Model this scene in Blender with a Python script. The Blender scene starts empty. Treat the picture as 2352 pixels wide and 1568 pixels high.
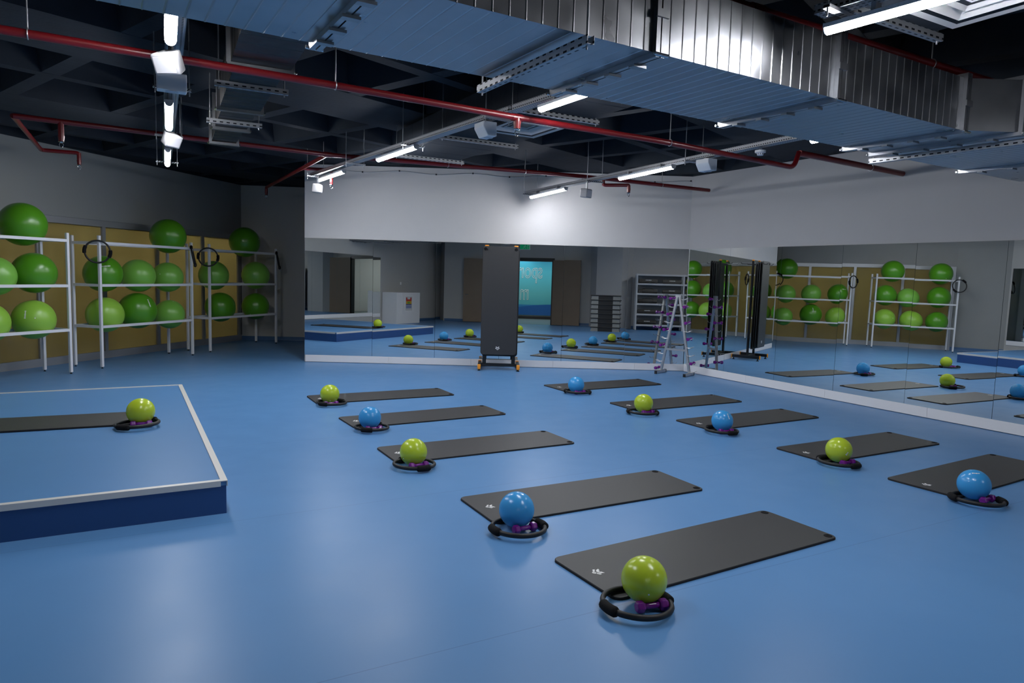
import bpy, bmesh, math, random
from mathutils import Matrix, Vector
random.seed(7)
scene = bpy.context.scene
COL = scene.collection
R = math.radians
PI = math.pi

# ------------------------------------------------------------------ camera, world, exposure
cam_data = bpy.data.cameras.new('camera')
cam = bpy.data.objects.new('camera', cam_data)
COL.objects.link(cam)
cam_data.sensor_width = 36.0
cam_data.lens = 1591.24 / 2352 * 36.0
cam_data.clip_start = 0.02
cam_data.clip_end = 200
_rt = Vector((0.999585, 0.0027185, 0.0286664))
_up = Vector((-0.0287951, 0.0943709, 0.9951206))
_fw = Vector((0.0, 0.9955334, -0.0944101))
cam.matrix_world = Matrix(((_rt.x, _up.x, -_fw.x, 0), (_rt.y, _up.y, -_fw.y, 0), (_rt.z, _up.z, -_fw.z, 1.6152), (0, 0, 0, 1)))
scene.camera = cam

world = bpy.data.worlds.new('world')
scene.world = world
world.use_nodes = True
world.node_tree.nodes['Background'].inputs[0].default_value = (0.02, 0.025, 0.035, 1)
world.node_tree.nodes['Background'].inputs[1].default_value = 0.05

scene.view_settings.view_transform = 'Standard'
scene.view_settings.look = 'None'
scene.view_settings.exposure = 0.0
scene.view_settings.gamma = 1.0
scene.view_settings.use_curve_mapping = False
scene.cycles.max_bounces = 6
scene.cycles.glossy_bounces = 5
scene.cycles.diffuse_bounces = 3
scene.cycles.transmission_bounces = 6
scene.cycles.transparent_max_bounces = 8
scene.cycles.sample_clamp_indirect = 4.0
scene.cycles.blur_glossy = 0.3
scene.cycles.adaptive_threshold = 0.03
scene.cycles.use_light_tree = False

TUBE_STRENGTH = 145.0        # ceiling light tubes
CORRIDOR_STRENGTH = 230.0     # warm lamps in the corridor behind the glass
FOYER_STRENGTH = 20.0       # lamps in the foyer behind the door

# ------------------------------------------------------------------ grid of the room (ducts, mats, trays follow it)
TH = R(29.2)
CU, SU = math.cos(TH), math.sin(TH)
def W(u, v, z=0.0):
    return Vector((u * CU - v * SU, u * SU + v * CU, z))

# ------------------------------------------------------------------ materials
MATS = {}
def mat(name, color, rough=0.5, metal=0.0, spec=0.5, noise=0.0, nscale=8.0, bump=0.0, bscale=60.0, coat=0.0, emit=None, estr=0.0):
    if name in MATS:
        return MATS[name]
    m = bpy.data.materials.new(name)
    m.use_nodes = True
    nt = m.node_tree
    b = nt.nodes['Principled BSDF']
    b.inputs['Base Color'].default_value = (*color, 1)
    b.inputs['Roughness'].default_value = rough
    b.inputs['Metallic'].default_value = metal
    b.inputs['Specular IOR Level'].default_value = spec
    if coat:
        b.inputs['Coat Weight'].default_value = coat
        b.inputs['Coat Roughness'].default_value = 0.08
    if emit:
        b.inputs['Emission Color'].default_value = (*emit, 1)
        b.inputs['Emission Strength'].default_value = estr
    if noise or bump:
        tc = nt.nodes.new('ShaderNodeTexCoord')
    if noise:
        n = nt.nodes.new('ShaderNodeTexNoise')
        n.inputs['Scale'].default_value = nscale
        n.inputs['Detail'].default_value = 2
        nt.links.new(tc.outputs['Object'], n.inputs['Vector'])
        mx = nt.nodes.new('ShaderNodeMix')
        mx.data_type = 'RGBA'
        mx.inputs[6].default_value = (*[c * (1 - noise) for c in color], 1)
        mx.inputs[7].default_value = (*[min(1, c * (1 + noise)) for c in color], 1)
        nt.links.new(n.outputs['Fac'], mx.inputs[0])
        nt.links.new(mx.outputs[2], b.inputs['Base Color'])
    if bump:
        n2 = nt.nodes.new('ShaderNodeTexNoise')
        n2.inputs['Scale'].default_value = bscale
        n2.inputs['Detail'].default_value = 1
        nt.links.new(tc.outputs['Object'], n2.inputs['Vector'])
        bp = nt.nodes.new('ShaderNodeBump')
        bp.inputs['Strength'].default_value = bump
        bp.inputs['Distance'].default_value = 0.01
        nt.links.new(n2.outputs['Fac'], bp.inputs['Height'])
        nt.links.new(bp.outputs['Normal'], b.inputs['Normal'])
    MATS[name] = m
    return m

def floor_material():
    m = mat('blue_vinyl_floor', (0.085, 0.215, 0.45), 0.30, 0, 0.25)
    nt = m.node_tree
    b = nt.nodes['Principled BSDF']
    tc = nt.nodes.new('ShaderNodeTexCoord')
    # faint mottling of the vinyl
    n = nt.nodes.new('ShaderNodeTexNoise'); n.inputs['Scale'].default_value = 1.3; n.inputs['Detail'].default_value = 2
    nt.links.new(tc.outputs['Object'], n.inputs['Vector'])
    mx = nt.nodes.new('ShaderNodeMix'); mx.data_type = 'RGBA'
    mx.inputs[6].default_value = (0.086, 0.220, 0.445, 1); mx.inputs[7].default_value = (0.102, 0.25, 0.49, 1)
    nt.links.new(n.outputs['Fac'], mx.inputs[0])
    # welded seams every two metres, along the grid
    mp = nt.nodes.new('ShaderNodeMapping'); mp.vector_type = 'POINT'
    mp.inputs['Rotation'].default_value = (0, 0, -TH)
    nt.links.new(tc.outputs['Object'], mp.inputs['Vector'])
    sx = nt.nodes.new('ShaderNodeSeparateXYZ'); nt.links.new(mp.outputs[0], sx.inputs[0])
    a = nt.nodes.new('ShaderNodeMath'); a.operation = 'ADD'; a.inputs[1].default_value = 20.0 - 2.61 + 1.0
    nt.links.new(sx.outputs['Y'], a.inputs[0])
    md = nt.nodes.new('ShaderNodeMath'); md.operation = 'PINGPONG'; md.inputs[1].default_value = 1.0
    nt.links.new(a.outputs[0], md.inputs[0])
    gt = nt.nodes.new('ShaderNodeMath'); gt.operation = 'GREATER_THAN'; gt.inputs[1].default_value = 0.9972
    nt.links.new(md.outputs[0], gt.inputs[0])
    sc_ = nt.nodes.new('ShaderNodeMath'); sc_.operation = 'MULTIPLY'; sc_.inputs[1].default_value = 0.35
    nt.links.new(gt.outputs[0], sc_.inputs[0])
    mx2 = nt.nodes.new('ShaderNodeMix'); mx2.data_type = 'RGBA'
    mx2.inputs[7].default_value = (0.03, 0.08, 0.2, 1)
    nt.links.new(sc_.outputs[0], mx2.inputs[0]); nt.links.new(mx.outputs[2], mx2.inputs[6])
    nt.links.new(mx2.outputs[2], b.inputs['Base Color'])
    n3 = nt.nodes.new('ShaderNodeTexNoise'); n3.inputs['Scale'].default_value = 3.5; n3.inputs['Detail'].default_value = 2
    nt.links.new(tc.outputs['Object'], n3.inputs['Vector'])
    mr = nt.nodes.new('ShaderNodeMapRange'); mr.inputs['To Min'].default_value = 0.30; mr.inputs['To Max'].default_value = 0.40
    nt.links.new(n3.outputs['Fac'], mr.inputs[0]); nt.links.new(mr.outputs[0], b.inputs['Roughness'])
    n4 = nt.nodes.new('ShaderNodeTexNoise'); n4.inputs['Scale'].default_value = 2.2; n4.inputs['Detail'].default_value = 2
    nt.links.new(tc.outputs['Object'], n4.inputs['Vector'])
    bp = nt.nodes.new('ShaderNodeBump'); bp.inputs['Strength'].default_value = 0.12; bp.inputs['Distance'].default_value = 0.01
    nt.links.new(n4.outputs['Fac'], bp.inputs['Height']); nt.links.new(bp.outputs['Normal'], b.inputs['Normal'])
    return m

def metal_material(name, color, rough, streak=0.25, axis='X'):
    m = mat(name, color, rough, 1.0)
    nt = m.node_tree; b = nt.nodes['Principled BSDF']
    tc = nt.nodes.new('ShaderNodeTexCoord')
    n = nt.nodes.new('ShaderNodeTexNoise'); n.inputs['Scale'].default_value = 5.0; n.inputs['Detail'].default_value = 2
    n.inputs['Roughness'].default_value = 0.65
    nt.links.new(tc.outputs['Object'], n.inputs['Vector'])
    mr = nt.nodes.new('ShaderNodeMapRange'); mr.inputs['To Min'].default_value = rough * 0.7; mr.inputs['To Max'].default_value = min(1, rough * 1.45)
    nt.links.new(n.outputs['Fac'], mr.inputs[0]); nt.links.new(mr.outputs[0], b.inputs['Roughness'])
    mx = nt.nodes.new('ShaderNodeMix'); mx.data_type = 'RGBA'
    mx.inputs[6].default_value = (*[c * (1 - streak) for c in color], 1); mx.inputs[7].default_value = (*[min(1, c * (1 + streak)) for c in color], 1)
    nt.links.new(n.outputs['Fac'], mx.inputs[0]); nt.links.new(mx.outputs[2], b.inputs['Base Color'])
    return m

def perforated_material(name, color, rough, pitch=0.03, width=0.55):
    """galvanised tray steel with rows of punched slots"""
    m = mat(name, color, rough, 0.9)
    nt = m.node_tree; b = nt.nodes['Principled BSDF']
    tc = nt.nodes.new('ShaderNodeTexCoord')
    sx = nt.nodes.new('ShaderNodeSeparateXYZ'); nt.links.new(tc.outputs['Object'], sx.inputs[0])
    def wave(out, p, thr):
        pp = nt.nodes.new('ShaderNodeMath'); pp.operation = 'PINGPONG'; pp.inputs[1].default_value = p / 2
        nt.links.new(out, pp.inputs[0])
        g = nt.nodes.new('ShaderNodeMath'); g.operation = 'LESS_THAN'; g.inputs[1].default_value = p / 2 * thr
        nt.links.new(pp.outputs[0], g.inputs[0]); return g.outputs[0]
    gx = wave(sx.outputs['X'], pitch, width)
    ad = nt.nodes.new('ShaderNodeMath'); ad.operation = 'ADD'
    nt.links.new(sx.outputs['Y'], ad.inputs[0]); nt.links.new(sx.outputs['Z'], ad.inputs[1])
    gy = wave(ad.outputs[0], 0.032, 0.32)
    mu = nt.nodes.new('ShaderNodeMath'); mu.operation = 'MULTIPLY'
    nt.links.new(gx, mu.inputs[0]); nt.links.new(gy, mu.inputs[1])
    mx = nt.nodes.new('ShaderNodeMix'); mx.data_type = 'RGBA'
    mx.inputs[6].default_value = (*color, 1); mx.inputs[7].default_value = (0.01, 0.01, 0.012, 1)
    nt.links.new(mu.outputs[0], mx.inputs[0]); nt.links.new(mx.outputs[2], b.inputs['Base Color'])
    return m

def glass_film_material():
    """window glass with a pale sand-coloured frosted film on it"""
    m = bpy.data.materials.new('frosted_film_glass'); m.use_nodes = True
    nt = m.node_tree; nt.nodes.clear()
    out = nt.nodes.new('ShaderNodeOutputMaterial')
    tr = nt.nodes.new('ShaderNodeBsdfTranslucent'); tr.inputs['Color'].default_value = (0.50, 0.46, 0.29, 1)
    df = nt.nodes.new('ShaderNodeBsdfDiffuse'); df.inputs['Color'].default_value = (0.16, 0.145, 0.09, 1)
    gl = nt.nodes.new('ShaderNodeBsdfGlossy'); gl.inputs['Roughness'].default_value = 0.06; gl.inputs['Color'].default_value = (0.8, 0.8, 0.75, 1)
    m1 = nt.nodes.new('ShaderNodeMixShader'); m1.inputs[0].default_value = 0.35
    nt.links.new(tr.outputs[0], m1.inputs[1]); nt.links.new(df.outputs[0], m1.inputs[2])
    lw = nt.nodes.new('ShaderNodeFresnel'); lw.inputs['IOR'].default_value = 1.5
    m2 = nt.nodes.new('ShaderNodeMixShader')
    nt.links.new(lw.outputs[0], m2.inputs[0]); nt.links.new(m1.outputs[0], m2.inputs[1]); nt.links.new(gl.outputs[0], m2.inputs[2])
    nt.links.new(m2.outputs[0], out.inputs[0])
    MATS['film'] = m
    return m

def emission_material(name, color, strength):
    m = bpy.data.materials.new(name); m.use_nodes = True
    nt = m.node_tree; nt.nodes.clear()
    out = nt.nodes.new('ShaderNodeOutputMaterial'); e = nt.nodes.new('ShaderNodeEmission')
    e.inputs[0].default_value = (*color, 1); e.inputs[1].default_value = strength
    nt.links.new(e.outputs[0], out.inputs[0]); MATS[name] = m
    return m

M_FLOOR = floor_material()
M_WALL = mat('painted_wall', (0.44, 0.437, 0.44), 0.75, 0, 0.3, noise=0.03, nscale=3, bump=0.12, bscale=14)
M_WALL_GREY = mat('grey_painted_wall', (0.25, 0.255, 0.253), 0.75, 0, 0.3, noise=0.03, nscale=3, bump=0.12, bscale=14)
M_WALL_MID = mat('light_grey_painted_wall', (0.40, 0.395, 0.385), 0.75, 0, 0.3, noise=0.03, nscale=3, bump=0.12, bscale=14)
M_CEIL = mat('dark_painted_concrete', (0.013, 0.0175, 0.025), 0.85, 0, 0.25, noise=0.35, nscale=4, bump=0.25, bscale=18)
M_MIRROR = mat('mirror_glass', (0.80, 0.83, 0.82), 0.0, 1.0)
M_MIRROR_EDGE = mat('mirror_edge', (0.10, 0.14, 0.14), 0.25)
M_WHITE = mat('white_lacquer', (0.72, 0.72, 0.74), 0.35, 0, 0.5)
M_WHITE_STEEL = mat('white_powder_coat', (0.66, 0.67, 0.70), 0.4, 0, 0.5)
M_PLASTIC = mat('white_plastic', (0.75, 0.75, 0.76), 0.35, 0, 0.5)
M_TRIM = mat('pale_aluminium_trim', (0.62, 0.60, 0.57), 0.4, 0.15, 0.5)
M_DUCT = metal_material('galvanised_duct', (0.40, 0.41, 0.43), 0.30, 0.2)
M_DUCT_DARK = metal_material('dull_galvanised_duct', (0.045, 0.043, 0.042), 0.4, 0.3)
M_STEEL = metal_material('zinc_steel', (0.42, 0.43, 0.45), 0.3, 0.15)
M_ROD = mat('threaded_rod_steel', (0.35, 0.36, 0.37), 0.4, 0.8)
M_TRAY = perforated_material('perforated_tray_steel', (0.42, 0.43, 0.45), 0.42)
M_STRUT = perforated_material('punched_strut_steel', (0.45, 0.46, 0.48), 0.4, 0.06, 0.5)
M_RED = mat('red_painted_pipe', (0.115, 0.004, 0.006), 0.34, 0, 0.5, noise=0.15, nscale=6)
M_CHROME = mat('chrome', (0.72, 0.72, 0.72), 0.15, 1.0)
M_TUBE = emission_material('lit_tube_diffuser', (0.93, 0.95, 1.0), TUBE_STRENGTH)
M_MATGREY = mat('grey_mat_foam', (0.026, 0.026, 0.027), 0.48, 0, 0.5, noise=0.05, nscale=20, bump=0.08, bscale=350)
M_MATEDGE = mat('mat_edge_foam', (0.012, 0.012, 0.014), 0.7, 0, 0.3)
M_LOGO = mat('white_print', (0.75, 0.75, 0.75), 0.6)
M_BLACK = mat('black_rubber', (0.009, 0.009, 0.010), 0.5, 0, 0.4)
M_FOAM = mat('black_foam', (0.006, 0.006, 0.007), 0.85, 0, 0.2, bump=0.2, bscale=200)
M_BLACKSTEEL = mat('black_powder_coat', (0.010, 0.010, 0.012), 0.35, 0, 0.5)
M_ORANGE = mat('orange_plastic', (0.85, 0.30, 0.02), 0.4)
M_LIME = mat('lime_vinyl', (0.41, 0.53, 0.03), 0.24, 0, 0.5, bump=0.02, bscale=90)
M_BLUEBALL = mat('blue_vinyl', (0.042, 0.29, 0.63), 0.24, 0, 0.5, bump=0.02, bscale=90)
M_PURPLE = mat('purple_vinyl_coating', (0.14, 0.008, 0.19), 0.22, 0, 0.5)
M_GREENS = [mat('green_ball_vinyl_a', (0.07, 0.25, 0.012), 0.28), mat('green_ball_vinyl_b', (0.17, 0.42, 0.06), 0.3), mat('green_ball_vinyl_c', (0.25, 0.48, 0.055), 0.3)]
M_FRAME = mat('grey_aluminium_frame', (0.36, 0.37, 0.39), 0.4, 0.5)
M_FILM = glass_film_material()
M_COVE = mat('blue_vinyl_cove', (0.05, 0.12, 0.25), 0.4)
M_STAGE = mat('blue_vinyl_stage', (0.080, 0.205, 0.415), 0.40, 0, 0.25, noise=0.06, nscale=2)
M_BEIGE = mat('beige_corridor_wall', (0.28, 0.25, 0.18), 0.7)
M_WARM = emission_material('warm_lamp', (1.0, 0.92, 0.70), CORRIDOR_STRENGTH)
M_COOL = emission_material('foyer_lamp', (1.0, 0.97, 0.92), FOYER_STRENGTH)
M_DOOR = mat('brown_door_laminate', (0.20, 0.148, 0.105), 0.45, 0, 0.4, noise=0.08, nscale=3)
M_DARKFRAME = mat('black_door_frame', (0.015, 0.015, 0.017), 0.4)
M_GREYPL = mat('grey_step_plastic', (0.26, 0.26, 0.25), 0.5)
M_BLACKPL = mat('black_step_plastic', (0.012, 0.012, 0.013), 0.5)
M_BAG = mat('black_bag_fabric', (0.040, 0.038, 0.036), 0.8, bump=0.15, bscale=120)
M_SILVER = metal_material('silver_rack_tube', (0.50, 0.50, 0.51), 0.34, 0.1)

# ------------------------------------------------------------------ object helpers
def link(o, parent=None):
    COL.objects.link(o)
    if parent is not None:
        o.parent = parent
    return o

def tag(o, label=None, cat=None, group=None, kind=None):
    if label: o['label'] = label
    if cat: o['category'] = cat
    if group: o['group'] = group
    if kind: o['kind'] = kind
    return o

def thing(name, label, cat, loc=(0, 0, 0), rotz=0.0, group=None, kind=None):
    o = bpy.data.objects.new(name, None)
    o.empty_display_size = 0.1
    link(o)
    o.location = loc
    o.rotation_euler = (0, 0, rotz)
    return tag(o, label, cat, group, kind)

def obj(name, bm, m, parent=None, smooth=False, loc=None, rot=None):
    me = bpy.data.meshes.new(name)
    bm.normal_update()
    bm.to_mesh(me)
    bm.free()
    for mm in (m if isinstance(m, (list, tuple)) else [m]):
        me.materials.append(mm)
    if smooth:
        me.shade_smooth() if hasattr(me, 'shade_smooth') else None
        me.set_sharp_from_angle(angle=R(38))
    o = bpy.data.objects.new(name, me)
    link(o, parent)
    if loc is not None: o.location = loc
    if rot is not None: o.rotation_euler = rot
    return o

def clone(o, parent=None, loc=None, rot=None):
    c = o.copy()
    COL.objects.link(c)
    c.parent = parent
    if loc is not None: c.location = loc
    if rot is not None: c.rotation_euler = rot
    return c

def copy_tree(o, parent=None, loc=None, rot=None):
    c = clone(o, parent, loc, rot)
    for ch in list(o.children):
        if ch is c: continue
        copy_tree(ch, c)
    return c

def box(bm, x0, x1, y0, y1, z0, z1, mi=0):
    vs = [bm.verts.new(p) for p in ((x0, y0, z0), (x1, y0, z0), (x1, y1, z0), (x0, y1, z0), (x0, y0, z1), (x1, y0, z1), (x1, y1, z1), (x0, y1, z1))]
    for idx in ((0, 3, 2, 1), (4, 5, 6, 7), (0, 1, 5, 4), (1, 2, 6, 5), (2, 3, 7, 6), (3, 0, 4, 7)):
        f = bm.faces.new([vs[i] for i in idx]); f.material_index = mi
    return vs

def boxes(*bs):
    bm = bmesh.new()
    for b in bs: box(bm, *b)
    return bm

def bevel_all(bm, w, seg=2):
    bmesh.ops.bevel(bm, geom=list(bm.edges), offset=w, segments=seg, affect='EDGES', profile=0.5)
    return bm

def prism(bm, pts, z0, z1, mi=0):
    """vertical prism over a CCW polygon"""
    lo = [bm.verts.new((p[0], p[1], z0)) for p in pts]
    hi = [bm.verts.new((p[0], p[1], z1)) for p in pts]
    n = len(pts)
    f = bm.faces.new(hi); f.material_index = mi
    f = bm.faces.new(lo[::-1]); f.material_index = mi
    for i in range(n):
        f = bm.faces.new((lo[i], lo[(i + 1) % n], hi[(i + 1) % n], hi[i])); f.material_index = mi
    return bm

def tube(bm, pts, r, seg=10, closed=False, mi=0, radii=None):
    """round tube along a polyline"""
    P = [Vector(p) for p in pts]
    n = len(P)
    rings = []
    prev = None
    for i in range(n):
        if closed:
            t = (P[(i + 1) % n] - P[i - 1]).normalized()
        elif i == 0:
            t = (P[1] - P[0]).normalized()
        elif i == n - 1:
            t = (P[-1] - P[-2]).normalized()
        else:
            t = ((P[i + 1] - P[i]).normalized() + (P[i] - P[i - 1]).normalized()).normalized()
        if prev is None:
            ref = Vector((0, 0, 1)) if abs(t.z) < 0.9 else Vector((1, 0, 0))
            a = t.cross(ref).normalized()
        else:
            a = (prev - t * prev.dot(t)).normalized()
        prev = a
        b = t.cross(a).normalized()
        rr = radii[i] if radii else r
        rings.append([bm.verts.new(P[i] + (a * math.cos(2 * PI * k / seg) + b * math.sin(2 * PI * k / seg)) * rr) for k in range(seg)])
    m = n if closed else n - 1
    for i in range(m):
        A, B = rings[i], rings[(i + 1) % n]
        for k in range(seg):
            f = bm.faces.new((A[k], A[(k + 1) % seg], B[(k + 1) % seg], B[k])); f.material_index = mi
    if not closed:
        f = bm.faces.new(rings[0][::-1]); f.material_index = mi
        f = bm.faces.new(rings[-1]); f.material_index = mi
    return bm

def tubes(*ts, **kw):
    bm = bmesh.new()
    for pts, r in ts: tube(bm, pts, r, **kw)
    return bm

def round_path(pts, rad, n=5):
    """polyline with its inner corners rounded"""
    P = [Vector(p) for p in pts]
    out = [P[0]]
    for i in range(1, len(P) - 1):
        a = (P[i - 1] - P[i]); b = (P[i + 1] - P[i])
        d = min(rad, a.length * 0.45, b.length * 0.45)
        s = P[i] + a.normalized() * d; e = P[i] + b.normalized() * d
        for k in range(n + 1):
            t = k / n
            out.append(s.lerp(P[i], t).lerp(P[i].lerp(e, t), t))
    out.append(P[-1])
    return out

def lathe(bm, prof, seg=24, mi=0):
    """profile of (radius, z) turned about z"""
    rings = []
    for r, z in prof:
        if r < 1e-6:
            rings.append([bm.verts.new((0, 0, z))])
        else:
            rings.append([bm.verts.new((r * math.cos(2 * PI * k / seg), r * math.sin(2 * PI * k / seg), z)) for k in range(seg)])
    for A, B in zip(rings[:-1], rings[1:]):
        for k in range(seg):
            a, a2 = A[k % len(A)], A[(k + 1) % len(A)]
            b, b2 = B[k % len(B)], B[(k + 1) % len(B)]
            vs = []
            for v in (a, a2, b2, b):
                if v not in vs: vs.append(v)
            if len(vs) > 2:
                f = bm.faces.new(vs); f.material_index = mi
    return bm

def xform(bm, mx):
    bmesh.ops.transform(bm, matrix=mx, verts=list(bm.verts))
    return bm

def sphere_mesh(name, r, m, seg=32, rings=18, squash=1.0):
    bm = bmesh.new()
    bmesh.ops.create_uvsphere(bm, u_segments=seg, v_segments=rings, radius=r)
    if squash != 1.0:
        for v in bm.verts:
            v.co.z *= squash
    me = bpy.data.meshes.new(name)
    bm.to_mesh(me); bm.free()
    me.materials.append(m)
    me.polygons.foreach_set('use_smooth', [True] * len(me.polygons))
    return me

# ------------------------------------------------------------------ room shell
CEIL = 3.43          # top of the painted walls
SLAB = 3.84          # inside of the ceiling coffers
BA, BD = R(91.569), 12.238       # back mirror plane
RA, RD = R(29.087), 8.672        # right mirror plane
def on_back(x, d=0.0):
    nx, ny = math.cos(BA), math.sin(BA)
    return Vector((x, (BD + d - nx * x) / ny, 0))
def on_right(y, d=0.0):
    nx, ny = math.cos(RA), math.sin(RA)
    return Vector(((RD + d - ny * y) / nx, y, 0))
CORNER = Vector((3.135, 12.348, 0))
UW = -3.55           # wall behind the stage (its U coordinate)

G0 = Vector((-7.90, 8.24, 0)); G1 = Vector((-6.07, 15.50, 0))
PIL = W(UW, 9.95)
STG_END = W(UW, -2.1)
DW0 = Vector((STG_END.x, STG_END.y, 0))
def door_wall(x): return Vector((x, -1.5 + 0.231 * (x - 2.2), 0))
COLA, COLB, COLC = Vector((3.75, -0.75, 0)), Vector((4.6, -0.35, 0)), Vector((5.05, -0.62, 0))
RIGHT_NEAR = on_right(0.05, 0.02)
BACK_L = on_back(-3.66, 0.024)
REC = Vector((-3.0, 15.72, 0))

outline = [CORNER, BACK_L, Vector((-3.66, 15.68, 0)), G1, G0, PIL, DW0, door_wall(-1.85), door_wall(3.6), COLA, COLB, COLC, RIGHT_NEAR]
bm = bmesh.new()
prism(bm, [(p.x, p.y) for p in outline], -0.08, 0.0)
tag(obj('floor', bm, M_FLOOR), 'blue sheet vinyl floor of the exercise studio', kind='structure')

def wall(name, p0, p1, z0=0.0, z1=CEIL, t=0.12, m=None, label=None, out=1, parent=None):
    """box whose inner face runs p0 -> p1; thickness to the left (out=1) or right (out=-1) of that direction"""
    p0, p1 = Vector(p0), Vector(p1)
    d = (p1 - p0); d.z = 0
    L = d.length; a = math.atan2(d.y, d.x)
    bm = boxes((0, L, 0, t, z0, z1) if out > 0 else (0, L, -t, 0, z0, z1))
    o = obj(name, bm, m or M_WALL, parent, loc=(p0.x, p0.y, 0), rot=(0, 0, a))
    if parent is None:
        tag(o, label, kind='structure')
    return o

def cove(name, p0, p1, label, out=1, z0=0.0):
    p0, p1 = Vector(p0), Vector(p1)
    d = (p1 - p0); L = d.length; a = math.atan2(d.y, d.x)
    s = -1 if out > 0 else 1
    bm = bmesh.new()
    prof = [(0, 0), (0.03 * s, 0), (0.012 * s, 0.012), (0.006 * s, 0.03), (0.006 * s, 0.10), (0, 0.10)]
    A = [bm.verts.new((0, y, z + z0)) for y, z in prof]; B = [bm.verts.new((L, y, z + z0)) for y, z in prof]
    n = len(prof)
    for i in range(n):
        bm.faces.new((A[i], A[(i + 1) % n], B[(i + 1) % n], B[i]))
    bm.faces.new(A[::-1]); bm.faces.new(B)
    bmesh.ops.recalc_face_normals(bm, faces=list(bm.faces))
    o = obj(name, bm, M_COVE, None, loc=(p0.x, p0.y, 0), rot=(0, 0, a))
    tag(o, label, kind='structure')

wall('wall_back', CORNER + Vector((0.1, 0.0, 0)), BACK_L, t=0.30, out=-1, label='white plastered back wall above the mirrors')
wall('wall_right', RIGHT_NEAR, on_right(12.60, 0.02), t=0.14, out=-1, m=mat('pale_grey_painted_wall', (0.30, 0.30, 0.31), 0.75, 0, 0.3, noise=0.03, nscale=3, bump=0.12, bscale=14), label='pale grey plastered right wall above the mirrors')
wall('wall_recess', Vector((-3.4, 15.69, 0)), G1, out=-1, m=M_WALL_MID, label='grey wall at the far end of the dim recess')
wall('wall_recess_side', Vector((-3.62, 12.45, 0)), Vector((-3.62, 15.7, 0)), out=-1, m=M_WALL_MID, label='grey side wall of the dim recess')
cove('baseboard_recess', Vector((-3.66, 15.672, 0)), G1, 'dark blue vinyl cove along the recess wall', out=-1)
wall('wall_pillar', G0, PIL, out=-1, t=0.2, m=M_WALL_GREY, label='grey pillar face between the glazing and the stage mirrors')
cove('baseboard_pillar', G0, PIL, 'blue vinyl cove at the foot of the grey pillar', out=-1)
wall('wall_left', PIL, DW0, out=-1, t=0.14, m=M_WALL_MID, label='grey wall behind the stage and the white cabinet')
cove('baseboard_left', W(UW, 0.2), DW0, 'blue vinyl cove below the wall beside the white cabinet', out=-1)
DO0, DO1 = door_wall(0.0), door_wall(2.2)   # door opening
DH = 2.45
wall('wall_door_side', DW0, door_wall(-1.80), out=-1, m=M_WALL_MID, label='short grey wall beside the door recess')
wall('wall_door_left', door_wall(-1.88), DO0, out=-1, m=M_WALL_MID, label='grey wall left of the double door')
wall('wall_door_right', DO1, door_wall(3.62), out=-1, m=M_WALL_MID, label='grey wall right of the double door')
wall('wall_door_head', DO0, DO1, z0=DH, out=-1, m=M_WALL_MID, label='grey wall above the double door')
cove('baseboard_door_left', door_wall(-1.85), DO0, 'blue vinyl cove left of the double door', out=-1)
cove('baseboard_door_right', DO1, door_wall(3.6), 'blue vinyl cove right of the double door', out=-1)
bm = bmesh.new()
prism(bm, [(3.6, -1.9), (5.05, -1.5), (COLC.x, COLC.y), (COLB.x, COLB.y), (COLA.x, COLA.y), (3.6, -1.19)], 0, CEIL)
bmesh.ops.recalc_face_normals(bm, faces=list(bm.faces))
tag(obj('wall_column', bm, M_WALL), 'white corner column behind the stack of step platforms', kind='structure')
wall('wall_shelf', COLC, RIGHT_NEAR, out=-1, label='white wall behind the white shelf unit')
cove('baseboard_shelf', COLC, RIGHT_NEAR, 'blue vinyl cove below the shelf unit', out=-1)

# dark band between the painted walls and the ceiling slab
for nm, a, b in (('trim_1', CORNER + Vector((0.1, 0.012, 0)), BACK_L + Vector((0, 0.012, 0))), ('trim_2', RIGHT_NEAR, on_right(12.60, 0.03)), ('trim_3', Vector((-3.4, 15.69, 0)), G1 + Vector((0, .02, 0))), ('trim_4', G1, G0), ('trim_5', PIL, DW0), ('trim_6', COLC, RIGHT_NEAR), ('trim_7', door_wall(-1.88), door_wall(3.62)), ('trim_8', G0, PIL)):
    wall(nm, a, b, z0=CEIL, z1=SLAB, out=-1, t=0.25, m=M_CEIL, label='dark painted band between wall top and ceiling slab')

# ceiling: coffered slab, dark paint. Its ribs run 21 degrees off the room grid.
CEIL_ROT = TH + R(21)
bm = bmesh.new()
box(bm, -22, 16, -16, 20, SLAB, SLAB + 0.15)
ceiling = tag(obj('ceiling', bm, M_CEIL), 'dark painted coffered concrete ceiling', kind='structure')
def ab(a, b): return Vector((a * math.cos(CEIL_ROT) - b * math.sin(CEIL_ROT), a * math.sin(CEIL_ROT) + b * math.cos(CEIL_ROT), 0))
def rib(a0, a1, b0, b1, zb):
    # tapering coffer rib, wider at the slab
    t = 0.10
    bm = bmesh.new()
    lo = [bm.verts.new(p) for p in ((a0, b0, zb), (a1, b0, zb), (a1, b1, zb), (a0, b1, zb))]
    if (a1 - a0) > (b1 - b0):
        hp = ((a0, b0 - t, SLAB), (a1, b0 - t, SLAB), (a1, b1 + t, SLAB), (a0, b1 + t, SLAB))
    else:
        hp = ((a0 - t, b0, SLAB), (a1 + t, b0, SLAB), (a1 + t, b1, SLAB), (a0 - t, b1, SLAB))
    hi = [bm.verts.new(p) for p in hp]
    bm.faces.new(lo[::-1])
    for i in range(4):
        bm.faces.new((lo[i], lo[(i + 1) % 4], hi[(i + 1) % 4], hi[i]))
    obj('ceiling_rib', bm, M_CEIL, ceiling, rot=(0, 0, CEIL_ROT))
for k in range(-7, 12):
    a = 2.43 + 1.10 * k
    rib(a - 0.08, a + 0.08, -8, 16, 3.452)
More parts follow.
